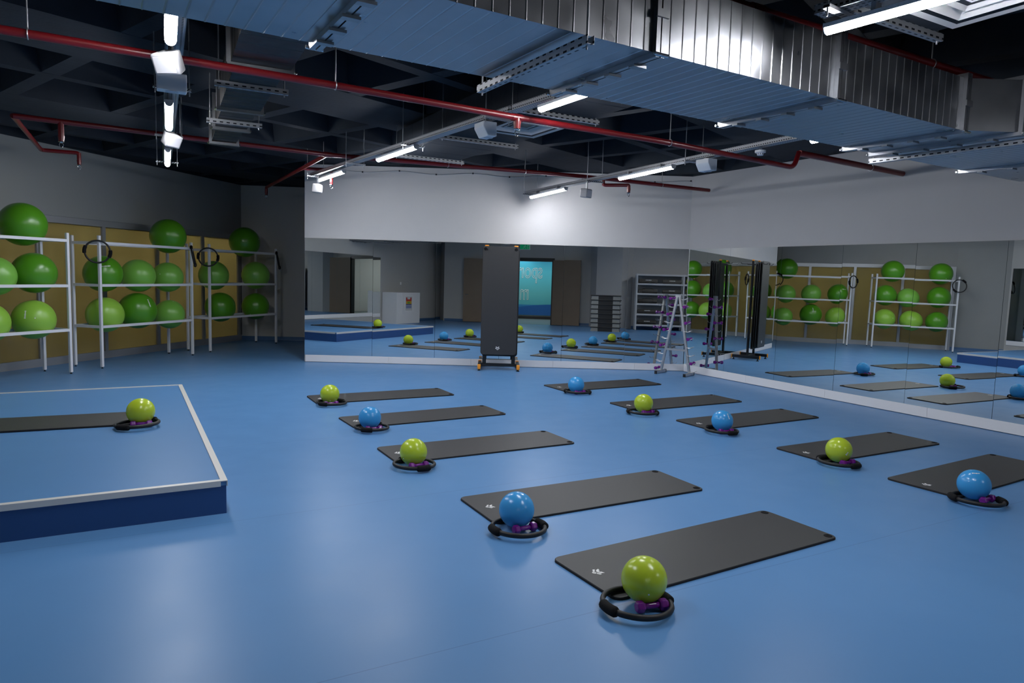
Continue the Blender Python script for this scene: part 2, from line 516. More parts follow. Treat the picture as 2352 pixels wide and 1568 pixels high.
for b0, b1 in ((-6.2, -5.1), (-4.2, -4.05), (-3.0, -2.85), (-1.7, -0.65), (0.25, 0.40), (1.45, 1.60), (2.7, 3.75), (4.85, 5.0), (6.10, 7.15), (8.0, 8.15), (9.32, 10.4), (11.4, 11.55), (12.6, 13.6)):
    rib(-6, 14.5, b0, b1, 3.45)

# ------------------------------------------------------------------ mirrors and skirting
def mirror_panel(parent, P, ang, tilt, half, z0, z1, yaw=0.0, dt=0.0):
    zc = (z0 + z1) / 2
    bm = bmesh.new()
    hw, hh = half - 0.002, (z1 - z0) / 2
    box(bm, -hw, hw, 0, 0.005, -hh, hh, 1)
    for f in bm.faces:
        if f.normal.y < -0.5 or (f.calc_center_median().y < 1e-6): f.material_index = 0
    o = obj('mirror_panel', bm, [M_MIRROR, M_MIRROR_EDGE], parent, loc=(P.x, P.y, zc), rot=(tilt + dt, 0, ang - PI / 2 + yaw))
    return o

back_mirror = thing('wall_mirror', 'row of six tall mirror panels along the back wall', 'mirror')
BACK_SEAMS = [-3.655, -2.47, -1.37, -0.23, 0.88, 2.01, 3.118]
BACK_ADJ = [(0.0, 0.05), (0.03, -0.03), (0, 0.02), (-0.02, 0), (0.02, 0.03), (0, -0.02)]
for (x0, x1), (yw, dt) in zip(zip(BACK_SEAMS[:-1], BACK_SEAMS[1:]), BACK_ADJ):
    c = on_back((x0 + x1) / 2, 0.008)
    mirror_panel(back_mirror, c, BA, -0.007, (x1 - x0) / 2, 0.125, 2.17, R(yw), R(dt))
obj('backing_board', boxes((0, (on_back(3.118) - on_back(-3.655)).length, -0.006, 0.0, 0.125, 2.168)), M_BLACK, back_mirror, loc=on_back(3.118, 0.0185), rot=(0, 0, BA + PI / 2))
right_mirror = thing('wall_mirror', 'row of tall mirror panels along the right wall', 'mirror')
RIGHT_SEAMS = [12.31, 11.48, 10.58, 9.68, 8.78, 7.875, 6.97, 6.07, 5.17, 4.27, 3.37]
RIGHT_ADJ = [(0, 0), (0.05, 0.02), (-0.03, -0.04), (0.04, 0.03), (-0.05, -0.02), (0.03, 0.04), (0, 0), (0, 0), (0, 0), (0, 0)]
for (y0, y1), (yw, dt) in zip(zip(RIGHT_SEAMS[:-1], RIGHT_SEAMS[1:]), RIGHT_ADJ):
    a, b = on_right(y0, 0.006), on_right(y1, 0.006)
    mirror_panel(right_mirror, (a + b) / 2, RA, -0.005, (a - b).length / 2, 0.13, 2.17, R(yw), R(dt))
_a, _b = on_right(12.27, 0.0165), on_right(3.38, 0.0165)
obj('backing_board', boxes((0, (_a - _b).length, -0.004, 0.0, 0.13, 2.168)), M_BLACK, right_mirror, loc=_b, rot=(0, 0, RA + PI / 2))
stage_mirror = thing('wall_mirror', 'row of mirror panels on the wall behind the stage', 'mirror')
for k in range(7):
    v0 = 1.85 + 1.15 * k
    P = W(UW + 0.012, v0 + 0.575)
    mirror_panel(stage_mirror, P, TH + PI, 0.0, 0.575, 0.35, 2.3)

def skirting(name, label, pts, ang_out, z0, z1, t=0.014):
    root = thing(name, label, None, kind='structure')
    for a, b in zip(pts[:-1], pts[1:]):
        d = b - a; L = d.length
        bm = boxes((0.001, L - 0.001, -t / 2, t / 2, z0, z1)); bevel_all(bm, 0.0015, 1)
        obj('skirting_board', bm, M_WHITE, root, loc=(a.x, a.y, 0), rot=(0, 0, math.atan2(d.y, d.x)))
    return root
skirting('baseboard_back', 'white skirting boards below the back mirrors', [on_back(x, 0.002) for x in (-3.64, -2.18, -0.72, 0.74, 2.20, 3.115)], BA, 0.006, 0.125)
skirting('baseboard_right', 'white skirting boards below the right mirrors', [on_right(y, 0.0) for y in (12.29, 11.05, 9.78, 8.51, 7.24, 5.97, 4.7, 3.4)], RA, 0.006, 0.13)
skirting('baseboard_stage', 'white skirting boards below the stage mirrors', [W(UW + 0.012, v) for v in (1.85, 3.3, 4.75, 6.2, 7.65, 9.9)], TH, 0.23, 0.35)

# ------------------------------------------------------------------ glazed partition with frosted film
GD = (G1 - G0); GL = GD.length; GANG = math.atan2(GD.y, GD.x)
wall('wall_glazing', G0, G1, z0=2.345, z1=CEIL, out=1, m=M_WALL_GREY, label='grey wall above the glazed partition')
glaz = thing('window_1', 'glazed partition with sand-coloured frosted film behind the ball racks', None, G0, GANG, kind='structure')
obj('window_frame', boxes((0, GL, 0.02, 0.09, 2.24, 2.345)), M_FRAME, glaz)
obj('window_sill', boxes((0, GL, 0.0, 0.09, 0.0, 0.125)), M_FRAME, glaz)
mull = [0.0] + [((y - G0.y) / (G1.y - G0.y)) * GL for y in (9.47, 10.69, 11.89, 13.08, 14.31)] + [GL]
for i, x in enumerate(mull):
    w = 0.035 if 0 < i < len(mull) - 1 else 0.05
    xc = min(max(x, w), GL - w)
    obj('mullion', boxes((xc - w, xc + w, 0.015, 0.09, 0.12, 2.25)), M_FRAME, glaz)
for a, b in zip(mull[:-1], mull[1:]):
    obj('pane', boxes((a + 0.03, b - 0.03, 0.05, 0.058, 0.12, 2.25)), M_FILM, glaz)

# corridor behind the glass
nG = Vector((-math.sin(GANG), math.cos(GANG), 0))
c0, c1 = G0 + nG * 2.3 - GD.normalized() * 1.5, G1 + nG * 2.3 + GD.normalized() * 1.0
bm = bmesh.new()
prism(bm, [(p.x, p.y) for p in (G0 - GD.normalized() * 1.5, G1 + GD.normalized() * 1.0, c1, c0)], -0.09, -0.01)
tag(obj('floor_corridor', bm, mat('corridor_tiles', (0.12, 0.11, 0.09), 0.5)), 'pale corridor floor beyond the frosted glass', kind='structure')
wall('wall_corridor', c0, c1, out=1, z1=SLAB, m=M_BEIGE, label='beige corridor wall beyond the frosted glass')
bm = bmesh.new()
prism(bm, [(p.x, p.y) for p in (G0 + nG * 0.13 - GD.normalized() * 1.5, G1 + nG * 0.13 + GD.normalized() * 1.0, c1, c0)], 2.852, 2.90)
tag(obj('ceiling_corridor', bm, M_WALL), 'white ceiling of the corridor beyond the frosted glass', kind='structure')
for k in range(5):
    s = (0.9, 2.6, 4.3, 5.9, 7.2)[k]
    p = G0 + GD.normalized() * s + nG * (1.3, 1.3, 1.25, 1.0, 0.75)[k]
    lamp = thing('corridor_lamp', 'warm corridor lamp beyond the glass, %s from the left' % ['first', 'second', 'third', 'fourth', 'fifth'][k], 'lamp', (p.x, p.y, 2.78), GANG, group='corridor lamps beyond the glass')
    obj('housing', boxes((-0.16, 0.16, -0.16, 0.16, 0.012, 0.07)), M_PLASTIC, lamp)
    obj('diffuser', boxes((-0.14, 0.14, -0.14, 0.14, 0.0, 0.011)), M_WARM, lamp)

# ------------------------------------------------------------------ door, foyer and blue wall graphic
door = thing('door_1', 'open brown double door with black frame seen in the mirror', None, (DO0.x, DO0.y, 0), math.atan2(DO1.y - DO0.y, DO1.x - DO0.x), kind='structure')
DWID = (DO1 - DO0).length
obj('door_frame', boxes((-0.06, 0.03, -0.13, 0.03, 0, DH + 0.02), (DWID - 0.03, DWID + 0.06, -0.13, 0.03, 0, DH + 0.02), (-0.06, DWID + 0.06, -0.13, 0.03, DH - 0.08, DH + 0.05)), M_DARKFRAME, door)
def leaf(parent, x, ang, L, sgn, handle):
    bm = boxes((0, L * sgn, 0, 0.045, 0.015, DH - 0.03) if sgn > 0 else (L * sgn, 0, 0, 0.045, 0.015, DH - 0.03))
    l = obj('door_leaf', bm, M_DOOR, parent, loc=(x, 0.035, 0), rot=(0, 0, ang))
    if handle:
        xh = sgn * (L - 0.08)
        h = bmesh.new()
        tube(h, round_path([(xh, 0.045, 1.05), (xh, 0.10, 1.05), (xh - sgn * 0.13, 0.10, 1.05)], 0.02), 0.011)
        obj('door_handle', h, M_CHROME, l, smooth=True)
leaf(door, -0.03, R(-3), 1.1, -1, True)
leaf(door, DWID + 0.03, R(17), 1.12, 1, False)
sg = thing('exit_sign', 'green emergency exit sign above the double door', 'sign', door_wall(1.15) + Vector((0, 0.015, 2.80)), door.rotation_euler.z)
obj('sign_box', bevel_all(boxes((-0.2, 0.2, 0, 0.05, 0, 0.2)), 0.006, 1), M_PLASTIC, sg)
obj('sign_face', boxes((-0.185, 0.185, 0.05, 0.053, 0.012, 0.188)), mat('exit_green', (0.0, 0.25, 0.10), 0.4, emit=(0.0, 0.4, 0.16), estr=0.25), sg)
fig = bmesh.new()
lathe(fig, [(0, -0.018), (0.012, -0.014), (0.018, 0), (0.012, 0.014), (0, 0.018)], 8); xform(fig, Matrix.Translation((0.01, 0.057, 0.15)) @ Matrix.Diagonal((1, 0.15, 1, 1)))
for pts in ([(0.005, 0.13), (-0.02, 0.08)], [(-0.02, 0.08), (0.03, 0.06), (0.02, 0.03)], [(-0.02, 0.08), (-0.05, 0.05), (-0.08, 0.05)], [(0.0, 0.125), (0.04, 0.105), (0.055, 0.12)], [(0, 0.125), (-0.04, 0.12), (-0.05, 0.09)], [(0.10, 0.03), (0.10, 0.165), (0.16, 0.165), (0.16, 0.03)]):
    tube(fig, [(x, 0.057, z) for x, z in pts], 0.007, 6)
obj('pictogram', fig, M_LOGO, sg)

# foyer
F0 = Vector((-3.2, -7.2, 0)); F1 = Vector((5.2, -5.4, 0))
bm = bmesh.new()
prism(bm, [(p.x, p.y) for p in (F0 + Vector((0, -.3, 0)), F1 + Vector((0, -.3, 0)), door_wall(3.6) + Vector((0, -0.12, 0)), door_wall(-1.85) + Vector((0, -0.12, 0)))], -0.07, -0.004)
tag(obj('floor_foyer', bm, mat('grey_green_foyer_floor', (0.16, 0.22, 0.23), 0.3)), 'grey green foyer floor beyond the double door', kind='structure')
wall('wall_foyer', F0, F1, out=-1, z1=SLAB, label='white foyer wall behind the blue graphic')
wall('wall_foyer_left', DW0 + Vector((0.1, -0.2, 0)), F0, out=-1, z1=SLAB, label='white left wall of the foyer')
wall('wall_foyer_right', F1, Vector((3.75, -1.3, 0)), out=-1, z1=SLAB, label='white right wall of the foyer')
def graphic_material():
    m = mat('cyan_gradient_print', (0.1, 0.5, 0.7), 0.45)
    nt = m.node_tree; b = nt.nodes['Principled BSDF']
    tc = nt.nodes.new('ShaderNodeTexCoord'); sx = nt.nodes.new('ShaderNodeSeparateXYZ')
    nt.links.new(tc.outputs['Object'], sx.inputs[0])
    mr = nt.nodes.new('ShaderNodeMapRange'); mr.inputs[1].default_value = 0.2; mr.inputs[2].default_value = 2.7
    nt.links.new(sx.outputs['Z'], mr.inputs[0])
    cr = nt.nodes.new('ShaderNodeValToRGB')
    cr.color_ramp.elements[0].position = 0.0; cr.color_ramp.elements[0].color = (0.05, 0.32, 0.42, 1)
    cr.color_ramp.elements[1].position = 1.0; cr.color_ramp.elements[1].color = (0.02, 0.30, 0.52, 1)
    e = cr.color_ramp.elements.new(0.35); e.color = (0.10, 0.46, 0.52, 1)
    e = cr.color_ramp.elements.new(0.75); e.color = (0.08, 0.50, 0.66, 1)
    nt.links.new(mr.outputs[0], cr.inputs[0]); nt.links.new(cr.outputs[0], b.inputs['Base Color'])
    return m
fa = math.atan2(F1.y - F0.y, F1.x - F0.x)
gp = thing('wall_graphic', 'cyan and blue wave wall graphic with outlined lettering beyond the door', 'sign', F0 + Vector((0.02, 0.03, 0)), fa)
GX0, GX1 = 1.6, 7.6
obj('print_panel', boxes((GX0, GX1, 0, 0.03, 0.16, 2.75)), graphic_material(), gp)
bm = bmesh.new()
def wave_band(y, f, z0):
    n = 40; top = []; bot = []
    for i in range(n + 1):
        x = GX0 + (GX1 - GX0) * i / n
        top.append(bm.verts.new((x, y, f(x)))); bot.append(bm.verts.new((x, y, z0)))
    for i in range(n):
        bm.faces.new((bot[i + 1], bot[i], top[i], top[i + 1]))
wave_band(0.0325, lambda x: 0.64 + 0.02 * math.sin(x * 0.9), 0.17)
obj('light_wave', bm, mat('mid_blue_print', (0.02, 0.20, 0.45), 0.45), gp)
bm = bmesh.new()
wave_band(0.035, lambda x: 0.52 + 0.13 * math.sin((x - 4.6) * 1.1), 0.17)
obj('deep_wave', bm, mat('deep_blue_print', (0.006, 0.10, 0.36), 0.45), gp)
obj('panel_base', boxes((GX0, GX1, 0, 0.06, 0.0, 0.11), ), M_DARKFRAME, gp)
def outline_text(s, size, xs, parent, loc, name):
    cu = bpy.data.curves.new('txt', 'FONT'); cu.body = s; cu.size = size; cu.fill_mode = 'NONE'; cu.bevel_depth = 0.011; cu.bevel_resolution = 0; cu.resolution_u = 4
    to = bpy.data.objects.new('txt', cu); COL.objects.link(to)
    bpy.context.view_layer.update()
    dg = bpy.context.evaluated_depsgraph_get()
    me = bpy.data.meshes.new_from_object(to.evaluated_get(dg))
    bpy.data.objects.remove(to); bpy.data.curves.remove(cu)
    me.materials.clear(); me.materials.append(M_LOGO)
    # text lies in x-y: stand it up on the panel, reading correctly from the studio side
    me.transform(Matrix(((-xs, 0, 0, 0), (0, 0, 0.4, 0), (0, 1, 0, 0), (0, 0, 0, 1))))
    o = bpy.data.objects.new(name, me); link(o, parent); o.location = loc
    return o
outline_text('spor', 0.95, 0.60, gp, (5.56, 0.036, 1.80), 'lettering')
outline_text('m', 0.95, 0.60, gp, (4.98, 0.036, 0.84), 'lettering')
bm = bmesh.new()
prism(bm, [(p.x, p.y) for p in (F0 + Vector((0.05, 0.05, 0)), F1 + Vector((-0.1, 0.05, 0)), door_wall(3.6) + Vector((0, -0.2, 0)), door_wall(-1.85) + Vector((0, -0.2, 0)))], 3.172, 3.22)
tag(obj('ceiling_foyer', bm, M_WALL), 'white ceiling of the foyer beyond the double door', kind='structure')
for k, (x, y) in enumerate(((0.6, -4.3), (2.6, -3.9), (1.2, -5.6), (3.4, -5.0), (-1.2, -5.4))):
    lamp = thing('foyer_lamp', 'foyer ceiling lamp beyond the door, %s' % ['over the doorway', 'right of the doorway', 'before the graphic', 'far right', 'far left'][k], 'lamp', (x, y, 3.1), fa, group='foyer ceiling lamps')
    obj('housing', boxes((-0.3, 0.3, -0.3, 0.3, 0.012, 0.07)), M_PLASTIC, lamp)
    obj('diffuser', boxes((-0.28, 0.28, -0.28, 0.28, 0.0, 0.011)), M_COOL, lamp)

# ------------------------------------------------------------------ stage
SU0, SU1, SV0, SV1, SZ = UW + 0.03, 0.56, 4.78, 8.98, 0.22
st = thing('stage', 'low blue vinyl instructor stage with pale aluminium edging', 'stage', (0, 0, 0), TH)
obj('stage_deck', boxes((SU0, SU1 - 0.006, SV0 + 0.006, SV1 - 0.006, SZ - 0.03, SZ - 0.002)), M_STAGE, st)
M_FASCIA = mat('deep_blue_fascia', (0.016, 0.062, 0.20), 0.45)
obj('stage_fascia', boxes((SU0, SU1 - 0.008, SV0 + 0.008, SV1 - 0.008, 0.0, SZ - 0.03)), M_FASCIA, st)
def edging(a, b, inward):
    # L-shaped nosing, top flange 42 mm and lip 34 mm
    bm = bmesh.new()
    x0, x1, y0, y1 = a[0], b[0], a[1], b[1]
    if inward == 'x':
        box(bm, x0 - 0.042, x0, y0, y1, SZ - 0.002, SZ + 0.004); box(bm, x0 - 0.006, x0, y0, y1, SZ - 0.034, SZ - 0.002)
    elif inward == 'y+':
        box(bm, x0, x1, y0, y0 + 0.042, SZ - 0.002, SZ + 0.004); box(bm, x0, x1, y0, y0 + 0.006, SZ - 0.034, SZ - 0.002)
    else:
        box(bm, x0, x1, y0 - 0.042, y0, SZ - 0.002, SZ + 0.004); box(bm, x0, x1, y0 - 0.006, y0, SZ - 0.034, SZ - 0.002)
    obj('edge_trim', bm, M_TRIM, st)
edging((SU1, SV0), (SU1, SV1), 'x')
edging((SU0, SV0), (SU1 - 0.042, SV0), 'y+')
edging((SU0, SV1), (SU1 - 0.042, SV1), 'y-')

# ------------------------------------------------------------------ exercise mats
ML, MW, MT = 1.83, 0.58, 0.014
def rounded_rect(hx, hy, r, n=6):
    pts = []
    for cx, cy, a0 in ((hx - r, hy - r, 0), (-hx + r, hy - r, 90), (-hx + r, -hy + r, 180), (hx - r, -hy + r, 270)):
        for k in range(n + 1):
            a = R(a0 + 90 * k / n)
            pts.append((cx + r * math.cos(a), cy + r * math.sin(a)))
    return pts
def mat_body_mesh():
    """rounded mat, top face in mat grey and dark sides, with a slight roll to the edge"""
    bm = bmesh.new()
    prof = [(0.0, 0.0, 1), (0.0, MT * 0.75, 1), (0.004, MT, 0)]
    rings = []
    for ins, z, mi in prof:
        rings.append([bm.verts.new((x, y, z)) for x, y in rounded_rect(ML / 2 - ins, MW / 2 - ins, 0.05 - ins)])
    n = len(rings[0])
    for j in range(2):
        for i in range(n):
            f = bm.faces.new((rings[j][i], rings[j][(i + 1) % n], rings[j + 1][(i + 1) % n], rings[j + 1][i])); f.material_index = 1
    f = bm.faces.new(rings[2]); f.material_index = 0
    f = bm.faces.new(rings[0][::-1]); f.material_index = 0
    me = bpy.data.meshes.new('mat_body'); bm.to_mesh(me); bm.free()
    me.materials.append(M_MATGREY); me.materials.append(M_MATEDGE)
    return me
def logo_mesh(s=1.0):
    """printed emblem: a small animal-head mark of seven strokes"""
    bm = bmesh.new()
    polys = [[(-0.30, 1.0), (-1.0, 1.25), (-0.75, 0.55), (-0.1, 0.1)], [(0.30, 1.0), (1.0, 1.25), (0.75, 0.55), (0.1, 0.1)],
             [(0, 0.85), (-0.22, 0.45), (0, 0.2), (0.22, 0.45)],
             [(-1.15, 0.45), (-0.85, 0.35), (-0.35, -0.15), (-0.6, -0.35), (-1.2, 0.0)], [(1.15, 0.45), (0.85, 0.35), (0.35, -0.15), (0.6, -0.35), (1.2, 0.0)],
             [(-0.5, -0.45), (-0.12, -0.05), (-0.06, -0.95), (-0.25, -0.8)], [(0.5, -0.45), (0.12, -0.05), (0.06, -0.95), (0.25, -0.8)]]
    for p in polys:
        vs = [bm.verts.new((x * 0.024 * s, y * 0.024 * s, 0)) for x, y in p]
        f = bm.faces.new(vs)
    bmesh.ops.recalc_face_normals(bm, faces=list(bm.faces))
    for f in bm.faces:
        if f.normal.z < 0: f.normal_flip()
    # print thickness
    ext = bmesh.ops.extrude_face_region(bm, geom=list(bm.faces))
    bmesh.ops.translate(bm, verts=[v for v in ext['geom'] if isinstance(v, bmesh.types.BMVert)], vec=(0, 0, 0.0006))
    me = bpy.data.meshes.new('emblem'); bm.to_mesh(me); bm.free(); me.materials.append(M_LOGO)
    return me
def grommet_mesh():
    bm = bmesh.new()
    lathe(bm, [(0.012, 0.0005), (0.012, 0.003), (0.023, 0.004), (0.027, 0.001), (0.027, 0.0)], 20)
    bm2 = lathe(bm, [(0, 0.0008), (0.0121, 0.0008)], 20)
    me = bpy.data.meshes.new('grommet'); bm.to_mesh(me); bm.free(); me.materials.append(M_FOAM)
    return me
ME_MAT, ME_LOGO, ME_GROM = mat_body_mesh(), logo_mesh(1.2), grommet_mesh()
def make_mat(label, loc, rotz, group, name='exercise_mat'):
    t = thing(name, label, 'exercise mat', loc, rotz, group)
    link(bpy.data.objects.new('mat_body', ME_MAT), t)
    lg = link(bpy.data.objects.new('emblem', ME_LOGO), t); lg.location = (-0.806, 0.015, MT); lg.rotation_euler = (0, 0, R(-90))
    tag(lg, 'white printed emblem')
    for sy in (0.245, -0.245):
        g = link(bpy.data.objects.new('grommet', ME_GROM), t); g.location = (0.868, sy, MT)
    return t

# ------------------------------------------------------------------ ball, ring, dumbbell
ME_LIME = sphere_mesh('lime_ball', 0.114, M_LIME, 40, 24)
ME_BLUE = sphere_mesh('blue_ball', 0.114, M_BLUEBALL, 40, 24)
def valve_mesh():
    bm = bmesh.new(); lathe(bm, [(0.0045, -0.004), (0.0045, 0.001), (0, 0.002)], 10)
    me = bpy.data.meshes.new('valve_plug'); bm.to_mesh(me); bm.free(); me.materials.append(M_LOGO); return me
ME_VALVE = valve_mesh()
RING_R = 0.168
def ring_body_mesh():
    bm = bmesh.new()
    tube(bm, [(RING_R * math.cos(2 * PI * k / 48), RING_R * math.sin(2 * PI * k / 48), 0) for k in range(48)], 0.0135, 10, closed=True)
    for v in bm.verts: v.co.z *= 1.15
    me = bpy.data.meshes.new('ring_band'); bm.to_mesh(me); bm.free(); me.materials.append(M_BLACK)
    me.polygons.foreach_set('use_smooth', [True] * len(me.polygons)); return me
def ring_pad_mesh():
    bm = bmesh.new(); n = 12; pts = []; rad = []
    for k in range(n + 1):
        t = k / n; a = R(-19 + 38 * t)
        pts.append(((RING_R + 0.004) * math.cos(a), (RING_R + 0.004) * math.sin(a), 0))
        rad.append(0.026 if 0.08 < t < 0.92 else 0.021)
    tube(bm, pts, 0.025, 12, radii=rad)
    me = bpy.data.meshes.new('foam_grip'); bm.to_mesh(me); bm.free(); me.materials.append(M_FOAM)
    me.polygons.foreach_set('use_smooth', [True] * len(me.polygons)); return me
ME_RING, ME_PAD = ring_body_mesh(), ring_pad_mesh()
def make_ring(label, loc, rot, group):
    t = thing('pilates_ring', label, 'pilates ring', loc, 0, group)
    t.rotation_euler = rot
    link(bpy.data.objects.new('ring_band', ME_RING), t)
    for k in range(2):
        p = link(bpy.data.objects.new('foam_grip', ME_PAD), t); p.rotation_euler = (0, 0, PI * k)
    return t
def dumbbell_meshes():
    bm = bmesh.new()
    tube(bm, [(-0.045, 0, 0), (-0.02, 0, 0), (0.02, 0, 0), (0.045, 0, 0)], 0.014, 12, radii=[0.0135, 0.0145, 0.0145, 0.0135])
    h = bpy.data.meshes.new('grip'); bm.to_mesh(h); bm.free(); h.materials.append(M_PURPLE)
    h.polygons.foreach_set('use_smooth', [True] * len(h.polygons))
    bm = bmesh.new()
    lathe(bm, [(0, -0.022), (0.024, -0.022), (0.0305, -0.013), (0.0305, 0.013), (0.024, 0.022), (0, 0.022)], 6)
    xform(bm, Matrix.Rotation(PI / 2, 4, 'Y'))
    bevel = [e for e in bm.edges]
    bmesh.ops.bevel(bm, geom=bevel, offset=0.003, segments=2, affect='EDGES', profile=0.5)
    w = bpy.data.meshes.new('head'); bm.to_mesh(w); bm.free(); w.materials.append(M_PURPLE)
    return h, w
ME_DGRIP, ME_DHEAD = dumbbell_meshes()
def make_dumbbell(label, loc, rot, group):
    t = thing('dumbbell', label, 'dumbbell', loc, 0, group)
    t.rotation_euler = rot
    link(bpy.data.objects.new('grip', ME_DGRIP), t)
    for s in (-1, 1):
        o = link(bpy.data.objects.new('head', ME_DHEAD), t); o.location = (0.062 * s, 0, 0); o.rotation_euler = (PI / 6, 0, 0)
    return t

EYE = Vector((0, 0, 1.6152))
def ball_print(o, r, dx, dy, ang, n, size, name='printed_mark'):
    """row of small printed letters on a ball; dx, dy place it on the side that looks into the room"""
    f = (o.location - EYE).normalized(); rt = f.cross(Vector((0, 0, 1))).normalized(); up = rt.cross(f)
    bm = bmesh.new()
    for i in range(n):
        t = (i - (n - 1) / 2) * size * 1.15
        ex, ey = dx + t * math.cos(R(ang)) / r, dy + t * math.sin(R(ang)) / r
        nn = (rt * ex + up * ey - f * math.sqrt(max(0.05, 1 - ex * ex - ey * ey))).normalized()
        tx = (rt * math.cos(R(ang)) + up * math.sin(R(ang))); tx = (tx - nn * tx.dot(nn)).normalized(); ty = nn.cross(tx)
        hgt = size * (1.1 if i % 3 else 1.5)
        q = []
        for k in (0.0003, 0.0012):
            for a, b in ((-0.4, -0.5), (0.4, -0.5), (0.4, 0.5), (-0.4, 0.5)):
                q.append(bm.verts.new(nn * (r + k) + tx * a * size + ty * b * hgt))
        for idx in ((4, 5, 6, 7), (0, 1, 5, 4), (1, 2, 6, 5), (2, 3, 7, 6), (3, 0, 4, 7), (3, 2, 1, 0)):
            bm.faces.new([q[j] for j in idx])
    bmesh.ops.recalc_face_normals(bm, faces=list(bm.faces))
    xform(bm, o.rotation_euler.to_matrix().inverted().to_4x4())
    tag(obj(name, bm, M_LOGO, o), 'small white print')

# station: mat pose, ball xy, ring xy, ring grip angle, dumbbell ends, colour
ST = {
 'A': ((1.193, 4.067, 0.549), (0.698, 3.348), (0.649, 3.272), -152, ((0.654, 3.248), (0.778, 3.284)), 'lime'),
 'B': ((0.588, 5.060, 0.500), (0.061, 4.329), (0.075, 4.260), -152, ((0.060, 4.218), (0.167, 4.283)), 'blue'),
 'C': ((-0.285, 6.441, 0.514), (-0.799, 5.694), (-0.785, 5.653), -55, ((-0.812, 5.602), (-0.699, 5.672)), 'lime'),
 'D': ((-0.964, 7.739, 0.546), (-1.437, 7.008), (-1.412, 6.979), -95, ((-1.448, 6.933), (-1.336, 6.986)), 'blue'),
 'E': ((-1.678, 8.960, 0.509), (-2.199, 8.324), (-2.147, 8.238), -112, ((-2.201, 8.165), (-2.092, 8.222)), 'lime'),
 'F': ((1.414, 10.424, 0.518), (0.916, 9.612), (0.935, 9.582), 175, ((0.895, 9.513), (1.015, 9.578)), 'blue'),
 'G': ((2.218, 9.094, 0.503), (1.622, 8.318), (1.588, 8.192), 178, ((1.599, 8.187), (1.715, 8.241)), 'lime'),
 'H': ((2.841, 8.108, 0.522), (2.295, 7.376), (2.275, 7.318), 115, ((2.246, 7.253), (2.372, 7.282)), 'blue'),
 'I': ((3.546, 6.878, 0.509), (3.007, 6.204), (2.970, 6.116), 120, ((2.991, 6.078), (3.103, 6.137)), 'lime'),
 'J': ((4.105, 5.951, 0.561), (3.578, 5.203), (3.560, 5.125), 170, ((3.576, 5.087), (3.704, 5.167)), 'blue'),
}
SAY = {'A': 'nearest the camera', 'B': 'second nearest in the row left of centre', 'C': 'third in the row left of centre', 'D': 'fourth in the row left of centre', 'E': 'farthest in the row left of centre',
       'F': 'farthest in the row by the right mirrors', 'G': 'second farthest by the right mirrors', 'H': 'third of five by the right mirrors', 'I': 'second nearest by the right mirrors', 'J': 'at the right edge of the picture',
       'K': 'on the stage'}
PRINTS = {'H': (0.52, 0.45, -68, 6, 0.009), 'J': (0.05, 0.74, 8, 6, 0.007), 'I': (0.60, -0.22, 60, 3, 0.010)}
def station(k, z0=0.0):
    (mx, my, ma), (bx, by), (rx, ry), ga, (d0, d1), colr = ST[k]
    # the ball rests inside the ring and the dumbbell lies against the ball without cutting into it
    off = Vector((rx - bx, ry - by)); lim = 0.082
    if off.length > lim:
        ex = off.length - lim; u_ = off.normalized()
        rx -= u_.x * ex * 0.6; ry -= u_.y * ex * 0.6; bx += u_.x * ex * 0.4; by += u_.y * ex * 0.4
    ax = Vector((d1[0] - d0[0], d1[1] - d0[1])).normalized()
    dc = Vector(((d0[0] + d1[0]) / 2 - bx, (d0[1] + d1[1]) / 2 - by))
    perp = dc - ax * dc.dot(ax)
    if perp.length < 0.096:
        sh_ = perp.normalized() * (0.096 - perp.length)
        d0 = (d0[0] + sh_.x, d0[1] + sh_.y); d1 = (d1[0] + sh_.x, d1[1] + sh_.y)
    make_mat('grey mat %s' % SAY[k], (mx, my, z0), ma, 'grey exercise mats laid out on the floor')
    b = bpy.data.objects.new('pilates_ball', ME_LIME if colr == 'lime' else ME_BLUE); link(b)
    b.location = (bx, by, z0 + 0.114 + MT * 0.6); b.rotation_euler = (random.uniform(0, 6), random.uniform(0, 6), 0)
    tag(b, 'small %s pilates ball by the mat %s' % ('lime green' if colr == 'lime' else 'bright blue', SAY[k]), 'ball', 'small balls beside the mats')
    if k in 'ACE':
        v = link(bpy.data.objects.new('valve_plug', ME_VALVE), b)
        dirw = Vector((0.03, -0.96, -0.25)) if k == 'A' else (Vector((-0.62, -0.72, -0.33)) if k == 'C' else Vector((0.25, -0.75, -0.6)))
        dl = (b.rotation_euler.to_matrix().inverted() @ dirw).normalized()
        v.location = dl * 0.114; v.rotation_euler = dl.to_track_quat('Z', 'Y').to_euler()
    if k in PRINTS:
        ball_print(b, 0.114, *PRINTS[k])
    # the ring leans on the mat corner: one side 14 mm higher
    to_mat = Vector((mx - rx, my - ry, 0)).normalized()
    axis = Vector((to_mat.y, -to_mat.x, 0))
    q = Matrix.Rotation(-R(2.1), 3, axis) @ Matrix.Rotation(R(ga), 3, 'Z')
    if (q @ Vector((1, 0, 0))).z is None: pass
    make_ring('black pilates ring by the mat %s' % SAY[k], (rx, ry, z0 + 0.026 + 0.007), q.to_euler(), 'black rings on the floor')
    c = ((d0[0] + d1[0]) / 2, (d0[1] + d1[1]) / 2)
    make_dumbbell('purple dumbbell by the mat %s' % SAY[k], (c[0], c[1], z0 + 0.031), (0, 0, math.atan2(d1[1] - d0[1], d1[0] - d0[0])), 'purple dumbbells lying in the rings')
for k in 'ABCDEFGHIJ':
    station(k)
kc = W(-0.72, 7.14)
ST['K'] = ((kc.x, kc.y, TH - R(4) + PI), (-3.232, 5.992), (-3.212, 5.844), -100, ((-3.245, 5.868), (-3.129, 5.923)), 'lime')
